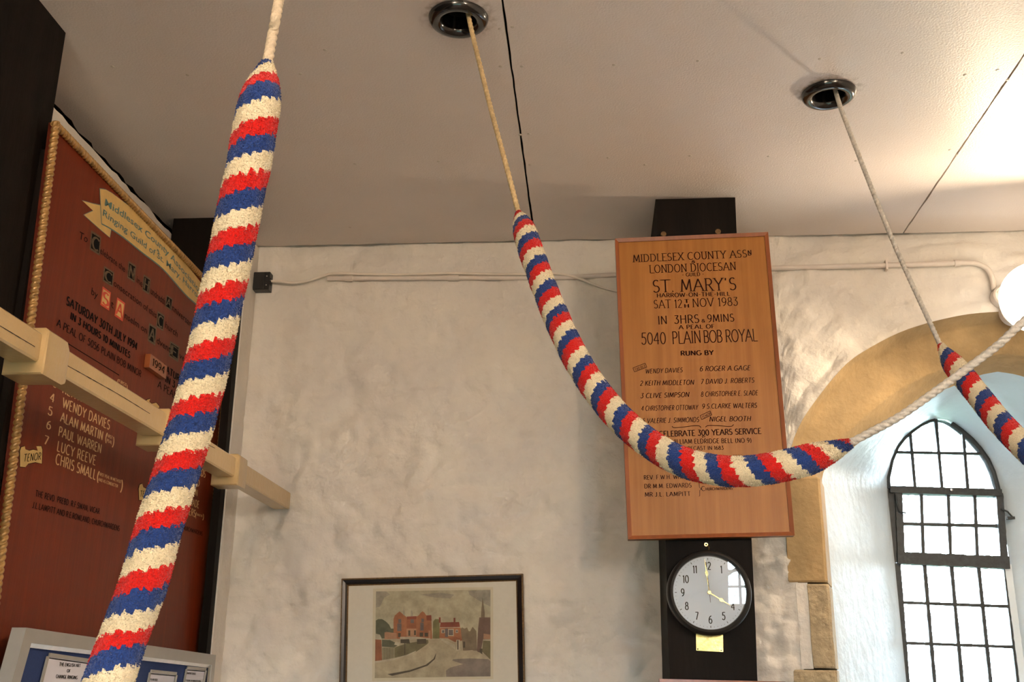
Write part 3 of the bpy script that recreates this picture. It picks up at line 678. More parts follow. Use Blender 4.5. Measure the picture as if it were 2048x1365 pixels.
def scroll(q, tx, p0, p1, h):
    b = MB(); pxpoly(b, grow_poly(q, 1.3), PX, NXv, 0.0004, 1); pxpoly(b, q, PX, NXv, 0.0008, 0)
    b.build('name_scroll', [M['scroll'], M['ink_black']], RB, fixn=False); line_on(RB, M['ink_black'], PX, [p0, p1], h, strokes(tx, 0.15), 0.0012, nrm=NXv)
scroll([(39.5,902),(42,895),(49,893),(50,899),(58,902),(66,900),(75,902),(72,893),(82,893),(84,900),(83,928),(70,925),(56,928),(50,935),(39.5,934)], 'TENOR', (46,924), (80,920), 15)
scroll([(277,978),(279,970),(284,968),(286,975),(292,978),(300,978),(306,980),(306,1000),(296,996),(288,1000),(278,1001)], 'TENOR', (279,994), (304,996), 12)
scroll([(288,806),(294,800),(300,798),(298,804),(303,808),(312,806),(318,813),(320,830),(300,822),(290,818)], 'TREBLE', (293,814), (318,824), 7)
rb('THE REVD. PREBD. R.F.SWAN, VICAR', [(70,993), (198,1029)], 12, 'ink_black', 0.16); rb('J.L.LAMPITT AND R.E.ROWLAND, CHURCHWARDENS', [(64,1016), (238,1063)], 12, 'ink_black', 0.16); rb('CHURCHWARDENS', [(363,1059), (404,1072)], 8, 'ink_black', 0.16)
# round bell emblem
cen = at(252, 1184, **PX); b = MB()
word = "HARROW ON THE HILL ST MARY'S "
for i, ch in enumerate(word):
    if ch == ' ': continue
    a = math.radians(205-i*360/len(word)+30); r = 0.062; V, Fs, Wd = strokes(ch, 0.16); k = len(b.v); u = Vector((0, -math.sin(a)*-1, 0)); rad = Vector((0, math.cos(a), math.sin(a))); tan = Vector((0, math.sin(a), -math.cos(a)))
    for x, y in V: b.vert(cen+rad*(r+y*0.014)+tan*((x-Wd/2)*0.014)+NXv*0.0008)
    for f in Fs: b.face([k+j for j in f])
b.build('emblem_lettering', M['cream_ink'], RB, fixn=False)
b = MB(); b.poly([cen+Vector((0.0008, y*0.05, z*0.05)) for y, z in [(-.8,-.7),(-.55,-.4),(-.45,.2),(-.3,.6),(-.1,.75),(.1,.75),(.3,.6),(.45,.2),(.55,-.4),(.8,-.7)]]); b.build('emblem_bell', M['ink_black'], RB)
# little block on the board
by0, by1 = at(300, 722, X=XB+0.018).y, at(300, 722, X=XB+0.018).y+0.14; bz1, bz0 = at(300, 707, X=XB+0.018).z, at(300, 736, X=XB+0.018).z
sg = thing('date_block', 'small wooden date block fixed to the middle of the red board', 'block', (XB, by0+0.07, bz0)); b = MB(); b.box((XB+0.0005, by0, bz0), (XB+0.018, by1, bz1)); b.build('block', M['oak_edge'], sg)
b = MB(); V = strokes('1994', 0.16); lay(b, V, [Vector((XB+0.0188, by0+0.02, bz0+0.012)), Vector((XB+0.0188, by1-0.02, bz0+0.012))], 0.024, Vector((0, 0, 1)), NXv); b.build('lettering', M['ink_black'], sg, fixn=False)

# ------------------------------------------------------------------ oak peal board on the post
YB = 3.62
OB = thing('peal_board', 'honey oak lettered board hung on the black post above the clock', 'board', (0.38, YB, EYE+0.47))
q4 = [at(1230, 478, Y=YB), at(1536, 465, Y=YB), at(1589, 1072, Y=YB), at(1256, 1080, Y=YB)]
NYv = Vector((0, -1, 0)); PY = dict(Y=YB)
b = MB(); b.prism([p+Vector((0, 0.006, 0)) for p in q4], (0, 0.030, 0)); b.build('panel', M['oak'], OB)
UB = (q4[0]-q4[3]).normalized()
ce = sum(q4, Vector())/4
for i in range(4):
    a, c = q4[i], q4[(i+1) % 4]; b = MB()
    ia = a.lerp(ce, 0.032 if i % 2 else 0.032); 
    def inset(p): 
        d = ce-p; return p+Vector((math.copysign(0.013, d.x), 0, math.copysign(0.013, d.z)))
    b.hexa([a+Vector((0, .036, 0)), c+Vector((0, .036, 0)), inset(c)+Vector((0, .036, 0)), inset(a)+Vector((0, .036, 0)), a+Vector((0, -.004, 0)), c+Vector((0, -.004, 0)), inset(c)+Vector((0, .001, 0)), inset(a)+Vector((0, .001, 0))])
    b.build('edge_moulding', M['oak_edge'], OB)
for x, y in ((1327, 470), (1436, 465)):
    p = at(x, y-1, Y=YB+0.03); b = MB(); b.lathe([(0, -.004), (.010, -.004), (.010, .004), (0, .004)], p, (0, 1, 0), 16); b.build('hanging_lug', M['frame_gold'], OB, smooth=True)
PL = dict(Y=YB+0.0052)
def ob(txt, x0, y0, x1, y1, h, wt=0.13, serif=0.0, shear=0.0, gap=0.16):
    up = UB; wt = wt*(1.22 if h < 14 else 0.98) if wt > .05 else wt; return line_on(OB, M['ink'], PL, [(x0, y0), (x1, y1)], h, strokes(txt, wt, serif, shear, gap), 0.0008, up=up, nrm=NYv)
S1 = 0.17
ob('MIDDLESEX COUNTY ASS', 1266.7, 524.8, 1494, 514.8, 14.5, .12, S1); ob('N', 1496, 510.5, 1503, 510, 9, .16, S1); ob('-', 1496, 515, 1503, 514.6, 8, .16)
ob('&', 1383.5, 526.5, 1390, 526, 5, .14); ob('LONDON DIOCESAN', 1299.6, 546.6, 1471.7, 540.3, 15.5, .12, S1); ob('- GUILD -', 1364.4, 553.6, 1408, 552, 7, .14)
ob("ST. MARY'S", 1306, 585.3, 1472.8, 580, 24, .11, .13); ob('HARROW-ON-THE-HILL', 1314, 595.5, 1460, 592, 8, .14)
ob('SAT 12', 1308, 617, 1364.4, 615.7, 16, .11, .12); ob('T', 1369, 606.5, 1378, 606.2, 7, .16); ob('H', 1369, 616, 1378, 615.7, 7, .16); ob('NOV 1983', 1385.7, 614.6, 1476, 611.4, 16.5, .11, .12)
ob('IN', 1316.6, 649.2, 1334, 648.4, 16, .13, .07); ob('3HRS', 1349, 648, 1398.4, 645.8, 16, .13, .06); ob('&', 1403.7, 645.5, 1410, 645.2, 6.5, .14); ob('9MINS', 1415.4, 645, 1468.5, 643.2, 15, .13, .06)
ob('A PEAL OF', 1358, 659.2, 1429, 657, 8, .14); ob('5040', 1283.3, 689.6, 1332, 688.3, 23, .11, .05, 0, .1); ob('PLAIN', 1345.3, 688.3, 1402, 686, 24, .11, .07, 0, .1); ob('BOB', 1408, 686, 1445, 684.8, 24, .11, .05, 0, .06); ob('ROYAL', 1452, 684.6, 1515.2, 682.6, 24, .11, .07, 0, .08)
ob('RUNG BY', 1361.9, 711.7, 1427, 710.2, 9, .18)
nm = [('WENDY DAVIES',1290.8,747.7,1364.6,745,9),('6 ROGER A.GAGE',1399.5,743,1500,741,9.5),('2 KEITH MIDDLETON',1280,772,1387.2,769.9,9.5),('7 DAVID J. ROBERTS',1401.6,768.8,1508,765.5,9.5),('3 CLIVE SIMPSON',1281,797,1377.6,794.3,9.5),
 ('8 CHRISTOPHER E. SLADE',1402,794,1515.4,790.8,9.5),('4 CHRISTOPHER OTTOWAY',1282.6,822.2,1395.4,820,9.5),('9 S.CLARKE WALTERS',1404,818,1513.4,816,9.5),('5 VALERIE J. SIMMONDS',1285.2,847.2,1397.5,844.5,9.5),('NIGEL BOOTH',1418.6,843.7,1501,842.5,9.5)]
for t, x0, y0, x1, y1, h in nm: ob(t, x0, y0, x1, y1, h, .13, 0, .22)
for t, x0, y0, x1, y1 in (('TREBLE', 1270.5, 743, 1292, 734), ('TENOR', 1405, 838.5, 1422, 829.5)):
    upv = Vector((-0.35, 0, 1)).normalized(); line_on(OB, M['ink'], PL, [(x0, y0), (x1, y1)], 5, strokes(t, .14), .0008, up=upv, nrm=NYv)
    b = MB(); A, B2 = at(x0-1.5, y0+1.5, **PL), at(x1+1.5, y1+1, **PL); U2 = upv*((at(x0, y0-8.5, **PL)-at(x0, y0, **PL)).length)
    for a, c in ((A, B2), (B2, B2+U2), (B2+U2, A+U2), (A+U2, A)):
        d = (c-a).normalized()*0.0; n = Vector((0, 1, 0)).cross((c-a).normalized())*0.0009; b.poly([a+n+NYv*.0008, c+n+NYv*.0008, c-n+NYv*.0008, a-n+NYv*.0008])
    b.build('lettering_box', M['ink'], OB)
def flour(pts, wd=0.0011):
    P = resample([at(x, y, **PL) for x, y in pts], 0.004); b = MB(); b_ = []
    for i, p in enumerate(P):
        a, c = P[max(0, i-1)], P[min(len(P)-1, i+1)]; n = Vector((0, 1, 0)).cross((c-a).normalized())*wd; b_.append((b.vert(p+n+NYv*.0008), b.vert(p-n+NYv*.0008)))
    for u, v in zip(b_, b_[1:]): b.face((u[0], v[0], v[1], u[1]))
    b.build('flourish', M['ink'], OB, fixn=False)
flour([(1344,853),(1348,856),(1365,855),(1385,852.5),(1398,852.5),(1402,856)]); flour([(1411,855),(1416,852),(1435,852),(1455,853.5),(1464,853),(1467,849.5)])
ob('TO CELEBRATE 300 YEARS SERVICE', 1295, 875, 1522.6, 868, 11, .15, .08, 0, .12); ob('BY', 1404, 876.3, 1411, 876, 4, .16)
ob('WILLIAM ELDRIDGE BELL (NO 9)', 1341, 888.6, 1503, 885.8, 9, .13, 0, 0, .17); ob('RECAST IN 1683', 1376, 901, 1447, 900, 7.5, .13); ob('TERS', 1466, 917, 1485, 916.5, 6, .13)
ob('REV. F.W.H. WHITE', 1288, 960, 1377, 958, 8.5, .13); ob('DR M.M. EDWARDS', 1289, 977.5, 1383, 975.4, 8.5, .13); ob('MR J.L. LAMPITT', 1290, 994, 1381, 992.5, 8.5, .13)
ob('}', 1397, 993.5, 1405, 993, 29, .035); ob('C', 1403, 982.5, 1410, 982.3, 9, .12); ob('HURCHWARDENS', 1411.5, 981.6, 1465, 980, 5.5, .16)

# ------------------------------------------------------------------ clock, plaque and the board edge below
YC = 3.612
cc = at(1419, 1185.5, Y=YC); CK = thing('wall_clock', 'round black-rimmed wall clock reading about one minute to four on the black post', 'clock', (cc.x, PF, cc.z-0.137))
b = MB(); R0 = 0.1365
b.lathe([(0, 0.048), (R0-0.004, 0.048), (R0, 0.040), (R0, 0.008), (R0-0.004, -0.002), (R0-0.011, -0.006), (R0-0.018, -0.003), (R0-0.020, 0.006), (R0-0.020, 0.012)], cc, (0, 1, 0), 72); b.build('rim', M['blackmatt'], CK, smooth=True, angle=50)
RF = R0-0.020
b = MB(); b.lathe([(0, 0.010), (RF+0.001, 0.010)], cc, (0, 1, 0), 72); b.build('dial', M['clockface'], CK)
dz = lambda a, r, y=0.0095: cc+Vector((math.sin(a)*r, y, math.cos(a)*r))
for h in range(1, 13):
    a = h*PI/6; s = str(h); V = strokes(s, 0.17, 0.08, 0, 0.12); hh = 0.0235; wdt = V[2]*hh*0.78; p = dz(a, RF*0.735)-Vector((0, 0, hh/2))
    b = MB(); lay(b, V, [p-Vector((wdt/2, 0, 0)), p+Vector((wdt/2, 0, 0))], hh, Vector((0, 0, 1)), NYv, 0, 0.0002); b.build('numeral', M['ink_black'], CK, fixn=False)
b = MB()
for i in range(60):
    a = i*PI/30; r0, r1, wd = (RF*0.90, RF*0.955, 0.0009) if i % 5 == 0 else (RF*0.925, RF*0.95, 0.0004); t = Vector((math.cos(a), 0, -math.sin(a)))*wd
    b.poly([dz(a, r0)+t, dz(a, r1)+t, dz(a, r1)-t, dz(a, r0)-t])
b.build('minute_track', M['ink_black'], CK)
def hand(a, L, wd, y, name, m, spade=True, tailL=0.0):
    b = MB(); d = Vector((math.sin(a), 0, math.cos(a))); t = Vector((math.cos(a), 0, -math.sin(a))); o = cc+Vector((0, y, 0))
    pts = [(-tailL, wd), (L*0.48, wd)]+([(L*0.52, wd*3.2), (L*0.60, wd*3.6), (L*0.68, wd*1.2)] if spade else [])+[(L, wd*0.25)]
    prof = [o+d*u+t*v for u, v in pts]+[o+d*u-t*v for u, v in reversed(pts)]
    b.prism(prof, (0, 0.0007, 0)); b.build(name, m, CK)
pm = at(1409.6, 1119, Y=YC)-cc; ph_ = at(1461.5, 1211.5, Y=YC)-cc
hand(math.atan2(ph_.x, ph_.z), math.hypot(ph_.x, ph_.z), 0.0016, 0.006, 'hour_hand', M['brass']); hand(math.atan2(pm.x, pm.z), math.hypot(pm.x, pm.z), 0.0013, 0.004, 'minute_hand', M['brass'])
hand(math.atan2(pm.x, pm.z)+0.03, 0.098, 0.0006, 0.002, 'second_hand', M['ink'], False, 0.032)
b = MB(); b.lathe([(0, 0.0005), (0.0055, 0.0005), (0.0065, 0.003), (0.0065, 0.008)], cc, (0, 1, 0), 20); b.build('centre_boss', M['brass'], CK, smooth=True)
b = MB(); b.lathe([(0, -0.002), (RF+0.001, -0.002)], cc, (0, 1, 0), 64); b.build('glass', M['clockglass'], CK, smooth=True, angle=None)
hk = at(1412, 1090, Y=PF-0.006); b = MB(); b.lathe([(0.0028, -0.003), (0.0062, -0.003), (0.0062, 0.005), (0.0028, 0.005)], hk, (0, 1, 0), 16, closed=True); b.tube([hk+Vector((0.004, 0, 0)), hk+Vector((0.009, -0.004, -0.010)), hk+Vector((0.007, 0.002, -0.030))], 0.0016, 8); b.build('hanging_hook', M['brass'], CK, smooth=True)
qa = [at(x, y, Y=PF-0.004) for x, y in ((1392, 1268), (1446, 1270), (1446.5, 1305), (1392.5, 1302))]
PQ = thing('brass_plaque', 'small engraved brass plaque screwed below the round clock', 'plaque', (qa[3].x+0.04, PF, qa[3].z)); b = MB(); b.prism(qa, (0, 0.0035, 0)); b.build('plate', M['brass'], PQ)
for x, y in ((1395.5, 1299), (1442.5, 1301.5)):
    b = MB(); b.lathe([(0, -0.0012), (0.0018, -0.0010), (0.0022, 0.0004)], at(x, y, Y=PF-0.0042), (0, 1, 0), 10); b.build('screw', M['ink_black'], PQ)
b = MB(); b.box((0.205, 3.615, EYE-0.50), (0.60, 3.655, EYE+0.028)); WB = b.build('panel_board', M['oak_edge'], loc=(0.4, 3.63, EYE-0.5)); tag(WB, 'brown wooden board edge just showing below the clock', 'board')
p = at(1430, 1361, Y=3.61); WB_top = p.z
me = WB.data
for v in me.vertices:
    if v.co.z > 0.2: v.co.z = (WB_top+(0.002 if v.co.x < 0 else -0.003))-WB.location.z

# ------------------------------------------------------------------ framed watercolour
YP = 4.0
PT = [at(683, 1158, Y=YP), at(1046, 1148, Y=YP), at(1050, 1365, Y=YP), at(678, 1365, Y=YP)]
dn = (PT[2]-PT[1]).normalized(); dn2 = (PT[3]-PT[0]).normalized()
PT[2] = PT[1]+dn*0.53; PT[3] = PT[0]+dn2*0.51
FR = thing('framed_picture', 'black and gilt framed watercolour street view hung low on the white wall', 'picture', ((PT[2].x+PT[3].x)/2, YP, PT[3].z))
def strip_frame(q, w0, w1, ya, yb, m, name):
    ce = sum(q, Vector())/4
    def ins(p, k): d = ce-p; return p+Vector((math.copysign(k, d.x), 0, math.copysign(k, d.z)))
    for i in range(4):
        a, c = q[i], q[(i+1) % 4]; b = MB()
        b.hexa([ins(a, w0)+Vector((0, .03, 0)), ins(c, w0)+Vector((0, .03, 0)), ins(c, w1)+Vector((0, .03, 0)), ins(a, w1)+Vector((0, .03, 0)), ins(a, w0)+Vector((0, ya, 0)), ins(c, w0)+Vector((0, ya, 0)), ins(c, w1)+Vector((0, yb, 0)), ins(a, w1)+Vector((0, yb, 0))])
        b.build(name, m, FR)
strip_frame(PT, 0, 0.006, 0.002, -0.004, M['frame_gold'], 'gilt_edge'); strip_frame(PT, 0.006, 0.016, -0.006, -0.002, M['frame_black'], 'frame_rail'); strip_frame(PT, 0.016, 0.022, 0.002, 0.006, M['frame_black'], 'inner_rail'); strip_frame(PT, 0.022, 0.026, 0.006, 0.010, M['frame_gold'], 'gilt_slip')
b = MB()   # beading along the outer edge
for i in (0, 1, 3):
    a, c = PT[i], PT[(i+1) % 4]; n = int((c-a).length/0.006)
    for k in range(n): p = a.lerp(c, (k+0.5)/n)+Vector((0, -0.0035, 0)); p += (sum(PT, Vector())/4-p).normalized()*0.003; b.box(p-Vector((0.0016, 0.0015, 0.0016)), p+Vector((0.0016, 0.0015, 0.0016)))
o = b.build('beading', M['frame_gold'], FR, fixn=False); o['kind'] = 'stuff'
b = MB(); b.prism([p+Vector((0, 0.011, 0)) for p in PT], (0, 0.004, 0)); b.build('mount', M['mount'], FR)
PP = dict(Y=YP+0.0108)
def c4(x, y): return (660+x/4.995, 1130+y/4.995)
b = MB(); pxpoly(b, [c4(430, 240), c4(1630, 225), c4(1632, 1145), c4(420, 1165)], PP, NYv, 0.0001); b.build('mount_line', M['mount2'], FR)
cols = {'sky': (.50,.47,.38), 'skyd': (.37,.35,.32), 'tree': (.12,.13,.09), 'tree2': (.20,.19,.09), 'brick': (.40,.17,.09), 'brick2': (.33,.13,.07), 'roof': (.27,.07,.045), 'win': (.17,.15,.16), 'white': (.55,.50,.42), 'grey': (.23,.18,.13), 'church': (.20,.13,.11), 'road': (.47,.42,.33), 'path': (.52,.46,.36), 'grass': (.19,.17,.10), 'dark': (.10,.08,.06), 'shade': (.27,.23,.22), 'pink': (.48,.27,.18)}
pm_ = {k: flat('watercolour_'+k, v) for k, v in cols.items()}; pk = list(pm_); pi_ = {k: i for i, k in enumerate(pk)}
b = MB(); lay_n = [1]
def art(k, pts): lay_n[0] += 1; pxpoly(b, [c4(x, y) for x, y in pts], PP, NYv, 0.0001+lay_n[0]*0.00002, pi_[k])
def rc(x0, y0, x1, y1): return [(x0, y0), (x1, y0), (x1, y1), (x0, y1)]
art('sky', [(460, 268), (1603, 250), (1605, 1118), (447, 1135)])
art('skyd', [(460, 268), (560, 267), (600, 300), (540, 330), (500, 420), (459, 430)]); art('skyd', [(1380, 262), (1603, 255), (1603, 420), (1520, 380), (1440, 330), (1390, 300)]); art('skyd', [(900, 300), (1100, 280), (1240, 300), (1200, 340), (1050, 330)])
art('tree', [(458, 560), (480, 545), (520, 545), (560, 570), (590, 600), (610, 640), (640, 640), (640, 740), (458, 740)]); art('tree2', [(1030, 570), (1050, 545), (1085, 545), (1095, 580), (1095, 740), (1025, 740)])
art('road', [(452, 745), (1604, 745), (1605, 1117), (447, 1134)])
art('brick', [(635, 742), (635, 545), (650, 500), (655, 505), (668, 490), (695, 468), (722, 490), (738, 505), (748, 512), (765, 525), (862, 522), (888, 505), (905, 482), (925, 466), (945, 482), (962, 508), (1010, 505), (1022, 742)])
art('roof', [(768, 520), (865, 515), (862, 545), (770, 548)]); art('roof', [(962, 508), (1012, 505), (1016, 560), (966, 558)]); art('brick2', [(765, 548), (862, 545), (862, 640), (765, 640)]); art('pink', rc(765, 640, 862, 742))
art('win', rc(672, 590, 714, 665)); art('win', rc(683, 545, 712, 585)); art('win', rc(902, 580, 936, 660)); art('win', rc(912, 540, 938, 575)); art('win', rc(805, 548, 838, 585)); art('dark', rc(782, 658, 802, 712)); art('dark', rc(840, 658, 858, 705)); art('dark', rc(680, 685, 706, 725)); art('dark', rc(896, 680, 930, 720)); art('dark', rc(946, 682, 980, 720))
art('skyd', [(738, 412), (748, 512), (730, 500)]); art('skyd', [(816, 455), (826, 470), (830, 518), (806, 518), (808, 470)]); art('dark', rc(980, 440, 982, 505))
art('pink', [(545, 680), (560, 672), (612, 680), (665, 685), (668, 742), (545, 748)]); art('pink', [(985, 660), (1003, 660), (1003, 745), (985, 745)]); art('white', [(700, 722), (870, 722), (1000, 738), (1000, 750), (700, 750)])
art('tree', [(520, 750), (600, 755), (690, 800), (640, 830), (520, 820)]); art('grass', [(640, 830), (760, 790), (980, 750), (985, 780), (930, 850), (760, 905), (655, 930), (655, 830)]); art('dark', [(705, 748), (790, 745), (800, 790), (705, 785)]); art('dark', [(868, 745), (960, 742), (965, 790), (870, 795)]); art('white', [(655, 770), (700, 778), (690, 812), (640, 800)])
art('roof', [(1105, 578), (1290, 574), (1300, 626), (1096, 630)]); art('brick', [(1096, 630), (1305, 626), (1318, 745), (1092, 735)]); art('roof', rc(1088, 528, 1106, 582)); art('roof', rc(1235, 532, 1253, 576)); art('white', rc(1113, 648, 1147, 686)); art('win', rc(1119, 656, 1141, 682)); art('win', rc(1150, 640, 1178, 725)); art('white', rc(1180, 642, 1236, 714)); art('win', rc(1186, 652, 1230, 706)); art('white', rc(1255, 650, 1280, 684)); art('win', rc(1260, 656, 1276, 678)); art('white', [(1096, 628), (1305, 624), (1305, 630), (1096, 634)])
art('grey', [(1305, 640), (1320, 628), (1345, 640), (1370, 628), (1385, 665), (1400, 668), (1425, 622), (1462, 665), (1468, 860), (1330, 860), (1318, 745)]); art('dark', rc(1330, 770, 1350, 830)); art('brick2', [(1180, 740), (1255, 720), (1320, 745), (1318, 760), (1250, 775)])
art('church', [(1492, 528), (1602, 528), (1602, 745), (1530, 750), (1500, 900), (1468, 860), (1480, 640)]); art('grey', [(1525, 325), (1546, 480), (1546, 530), (1508, 530), (1510, 480)]); art('grass', [(1530, 760), (1602, 755), (1602, 950), (1520, 870)]); art('pink', [(1535, 690), (1602, 700), (1602, 745), (1532, 745)]); art('white', [(1528, 748), (1602, 755), (1602, 764), (1532, 758)])
art('path', [(452, 960), (640, 945), (850, 880), (980, 790), (1000, 820), (1060, 870), (1045, 930), (960, 1000), (600, 1095), (448, 1010)]); art('dark', [(575, 1095), (800, 1055), (960, 1000), (1035, 940), (1062, 880), (1050, 945), (975, 1012), (800, 1072), (620, 1112)])
art('brick2', [(454, 745), (515, 750), (520, 960), (452, 965)]); art('white', [(456, 690), (500, 700), (516, 735), (516, 752), (455, 748)]); art('grass', [(520, 830), (655, 830), (655, 930), (520, 955)])
for i in range(11): art('white', rc(522+i*12, 828, 525+i*12, 955-i*2))
art('white', [(450, 965), (640, 940), (760, 905), (860, 862), (860, 870), (760, 915), (640, 955), (450, 985)]); art('dark', rc(744, 780, 752, 900)); art('white', [(1120, 742), (1250, 800), (1250, 850), (1180, 800), (1110, 755)]); art('white', rc(1262, 752, 1300, 862)); art('dark', rc(1495, 840, 1522, 915)); art('dark', rc(1272, 758, 1284, 850))
art('path', [(1290, 865), (1420, 855), (1500, 880), (1580, 945), (1400, 940), (1230, 948)]); art('shade', [(1160, 1060), (1200, 1030), (1330, 995), (1225, 960), (1230, 946), (1400, 938), (1580, 945), (1604, 965), (1604, 1117), (1162, 1122)])
b.build('watercolour', [pm_[k] for k in pk], FR, fixn=False)

# ------------------------------------------------------------------ notice board at the lower left
XN = -1.33; PN = dict(X=XN)
NBt = [at(52.6, 1256, **PN), at(432, 1311, **PN), at(427, 1365, **PN), at(23.6, 1365, **PN)]
dR = (NBt[2]-NBt[1]).normalized(); dL = (NBt[3]-NBt[0]).normalized()
NBt[2] = NBt[1]+dR*0.60; NBt[3] = NBt[0]+dL*0.62
NB = thing('notice_board', 'blue felt notice board in a grey aluminium frame, tilted, at the bottom left', 'board', (XN, 3.2, NBt[3].z))
ceN = sum(NBt, Vector())/4
def nin(p, k, kz=None): d = ceN-p; return p+Vector((0, math.copysign(k, d.y), math.copysign(kz or k, d.z)))
for i in range(4):
    a, c = NBt[i], NBt[(i+1) % 4]; b = MB(); X0 = Vector((-0.035, 0, 0))
    b.hexa([a+X0, c+X0, nin(c, .034)+X0, nin(a, .034)+X0, a, c, nin(c, .034), nin(a, .034)]); b.build('frame_rail', M['alu'], NB)
    b = MB(); b.hexa([nin(a, .034)+X0, nin(c, .034)+X0, nin(c, .044)+X0, nin(a, .044)+X0, nin(a, .034)+Vector((-.003, 0, 0)), nin(c, .034)+Vector((-.003, 0, 0)), nin(c, .044)+Vector((-.008, 0, 0)), nin(a, .044)+Vector((-.008, 0, 0))]); b.build('frame_lip', M['steel'], NB)
b = MB(); b.prism([nin(p, .036)+Vector((-.022, 0, 0)) for p in NBt], (0.006, 0, 0)); b.build('felt_panel', M['felt'], NB)
for y in (2.75, 3.55): b = MB(); b.box((XB+0.001, y, NBt[3].z+0.1), (XN-0.034, y+0.05, NBt[3].z+0.5)); b.build('wall_batten', M['dark_wood'], NB)
PS = dict(X=XN-0.012)
def sheet(tl, tr, drop, label, lines, hold=True):
    A, B2 = at(*tl, **PS), at(*tr, **PS); D_ = dL*drop; o = thing('notice_sheet', label, 'notice', (XN-0.016, A.y, (A+D_).z))
    b = MB(); b.prism([A+Vector((-.0035, 0, 0)), B2+Vector((-.0035, 0, 0)), B2+D_+Vector((-.0035, 0, 0)), A+D_+Vector((-.0035, 0, 0))], (0.0035, 0, 0)); b.build('paper', M['paper'], o)
    e = (B2-A).normalized(); f = dL; k = 0.009
    for a, c, n in ((A, B2, f), (A, A+D_, e), (B2, B2+D_, -e)):
        b = MB(); b.hexa([a-n*k, c-n*k, c, a, a-n*k+Vector((.004, 0, 0)), c-n*k+Vector((.004, 0, 0)), c+Vector((.004, 0, 0)), a+Vector((.004, 0, 0))]); b.build('holder_edge', M['alu'], o)
        b = MB(); b.poly([a+Vector((.0006, 0, 0))+n*.002, c+Vector((.0006, 0, 0))+n*.002, c+Vector((.0006, 0, 0))+n*.0045, a+Vector((.0006, 0, 0))+n*.0045]); b.build('border_line', M['ink_black'], o)
    for t, p0, p1, h in lines:
        line_on(o, M['ink_black'], PS, [p0, p1], h, strokes(t, 0.22), 0.0009, nrm=NXv)
sheet((96, 1314), (200, 1329), 0.34, 'large white notice headed THE ENGLISH ART OF CHANGE RINGING', [('THE ENGLISH ART', (118, 1332.5), (160, 1335.5), 6.5), ('OF', (133, 1345.5), (140, 1346), 6), ('CHANGE RINGING', (111, 1357), (154, 1359.5), 6.5)])
sheet((300, 1346), (351, 1351), 0.20, 'small white notice on blue felt, just right of the left sally', [('PLAIN BOB', (300, 1362), (314, 1363), 4)])
sheet((373, 1339), (410, 1342), 0.22, 'small white notice nearest the right edge of the blue board', [('GRANDSIRE DOUBLES', (372, 1349), (391, 1350.5), 3.5), ('LESSONS 10 MINUTES BELL', (369, 1363), (402, 1365), 3)])

# ------------------------------------------------------------------ cream rail with collars
XR = -1.16
RL = thing('rail', 'cream painted square rail with raised collars crossing the red board to the wall', 'rail', (XR-0.03, 1.5, EYE+0.64))
b = MB(); zt, zb = EYE+0.708, EYE+0.648
def rail_piece(x0, x1, z0, z1, ya, yb, ch=0.004):
    b = MB(); pr = [(x0+ch, z0), (x1-ch, z0), (x1, z0+ch), (x1, z1-ch), (x1-ch, z1), (x0+ch, z1), (x0, z1-ch), (x0, z0+ch)]
    b.prism([(x, ya, z) for x, z in pr], (0, yb-ya, 0)); return b
rail_piece(XR-0.064, XR, EYE+0.644, EYE+0.708, -1.6, YW+0.01).build('bar', M['cream'], RL)
for ya, yb in ((2.088, 2.21), (2.785, 2.905), (3.385, 3.50), (1.38, 1.50)):
    b = MB(); pr = [(XR-0.078, 0.618), (XR+0.011, 0.618), (XR+0.013, 0.624), (XR+0.013, 0.714), (XR+0.004, 0.721), (XR-0.068, 0.721), (XR-0.078, 0.714)]
    rows = []
    for y, k in ((ya, 0.003), (ya+0.004, 0), (yb-0.035, 0), (yb, -0.006 if False else 0.012)):
        r = []
        for x, z in pr:
            cx_, cz_ = XR-0.033, 0.668; f = 1-k/0.05; r.append(b.vert((cx_+(x-cx_)*f, y, EYE+cz_+(z-cz_)*f)))
        rows.append(r)
    for r, s in zip(rows, rows[1:]):
        for k in range(len(r)): j = (k+1) % len(r); b.face((r[k], r[j], s[j], s[k]))
    b.face(rows[0][::-1]); b.face(rows[-1]); b.build('collar', M['cream'], RL, smooth=True, angle=25)
for pts in ([(0, 652), (30, 670), (70, 694)], [(128, 728), (180, 757), (240, 791), (300, 828)], [(395, 880), (430, 897)]):
    P = resample([at(x, y, X=XR+0.0006) for x, y in pts], 0.006); b = MB(); rr = []
    for i, p in enumerate(P): wv = 0.0007+0.0009*abs(noise.noise(p*40)); rr.append((b.vert(p+Vector((0, 0, wv))), b.vert(p-Vector((0, 0, wv)))))
    for u, v in zip(rr, rr[1:]): b.face((u[0], v[0], v[1], u[1]))
    b.build('split', M['crack'], RL, fixn=False)

# ------------------------------------------------------------------ conduit, cable, junction box
def W(x, y, d=0.0): return at(x, y, Y=YW-d)
CD = thing('conduit', 'long white painted conduit along the wall top, bending down to the globe lamp', 'pipe', W(1200, 552))
def run(pts, r, name, m, par, n=12): b = MB(); b.tube(resample(pts, 0.012), r, n); return b.build(name, m, par, smooth=True)
run([W(655, 557, .004), W(760, 557, .006), W(905, 556, .006), W(1100, 556, .006), W(1235, 550, .006), W(1400, 544, .006), W(1550, 537, .006), W(1700, 533, .008), W(1850, 529, .008), W(1930, 526, .008), W(1955, 528, .008), W(1974, 538, .008), W(1984, 556, .010), W(1988, 580, .012)], 0.0105, 'pipe', M['pipe'], CD)
for x, y, x2, y2 in ((896, 556, 918, 556), (1908, 527, 1920, 526.5), (690, 557, 706, 557)): run([W(x, y, .007), W(x2, y2, .007)], 0.0135, 'coupler', M['pipe'], CD)
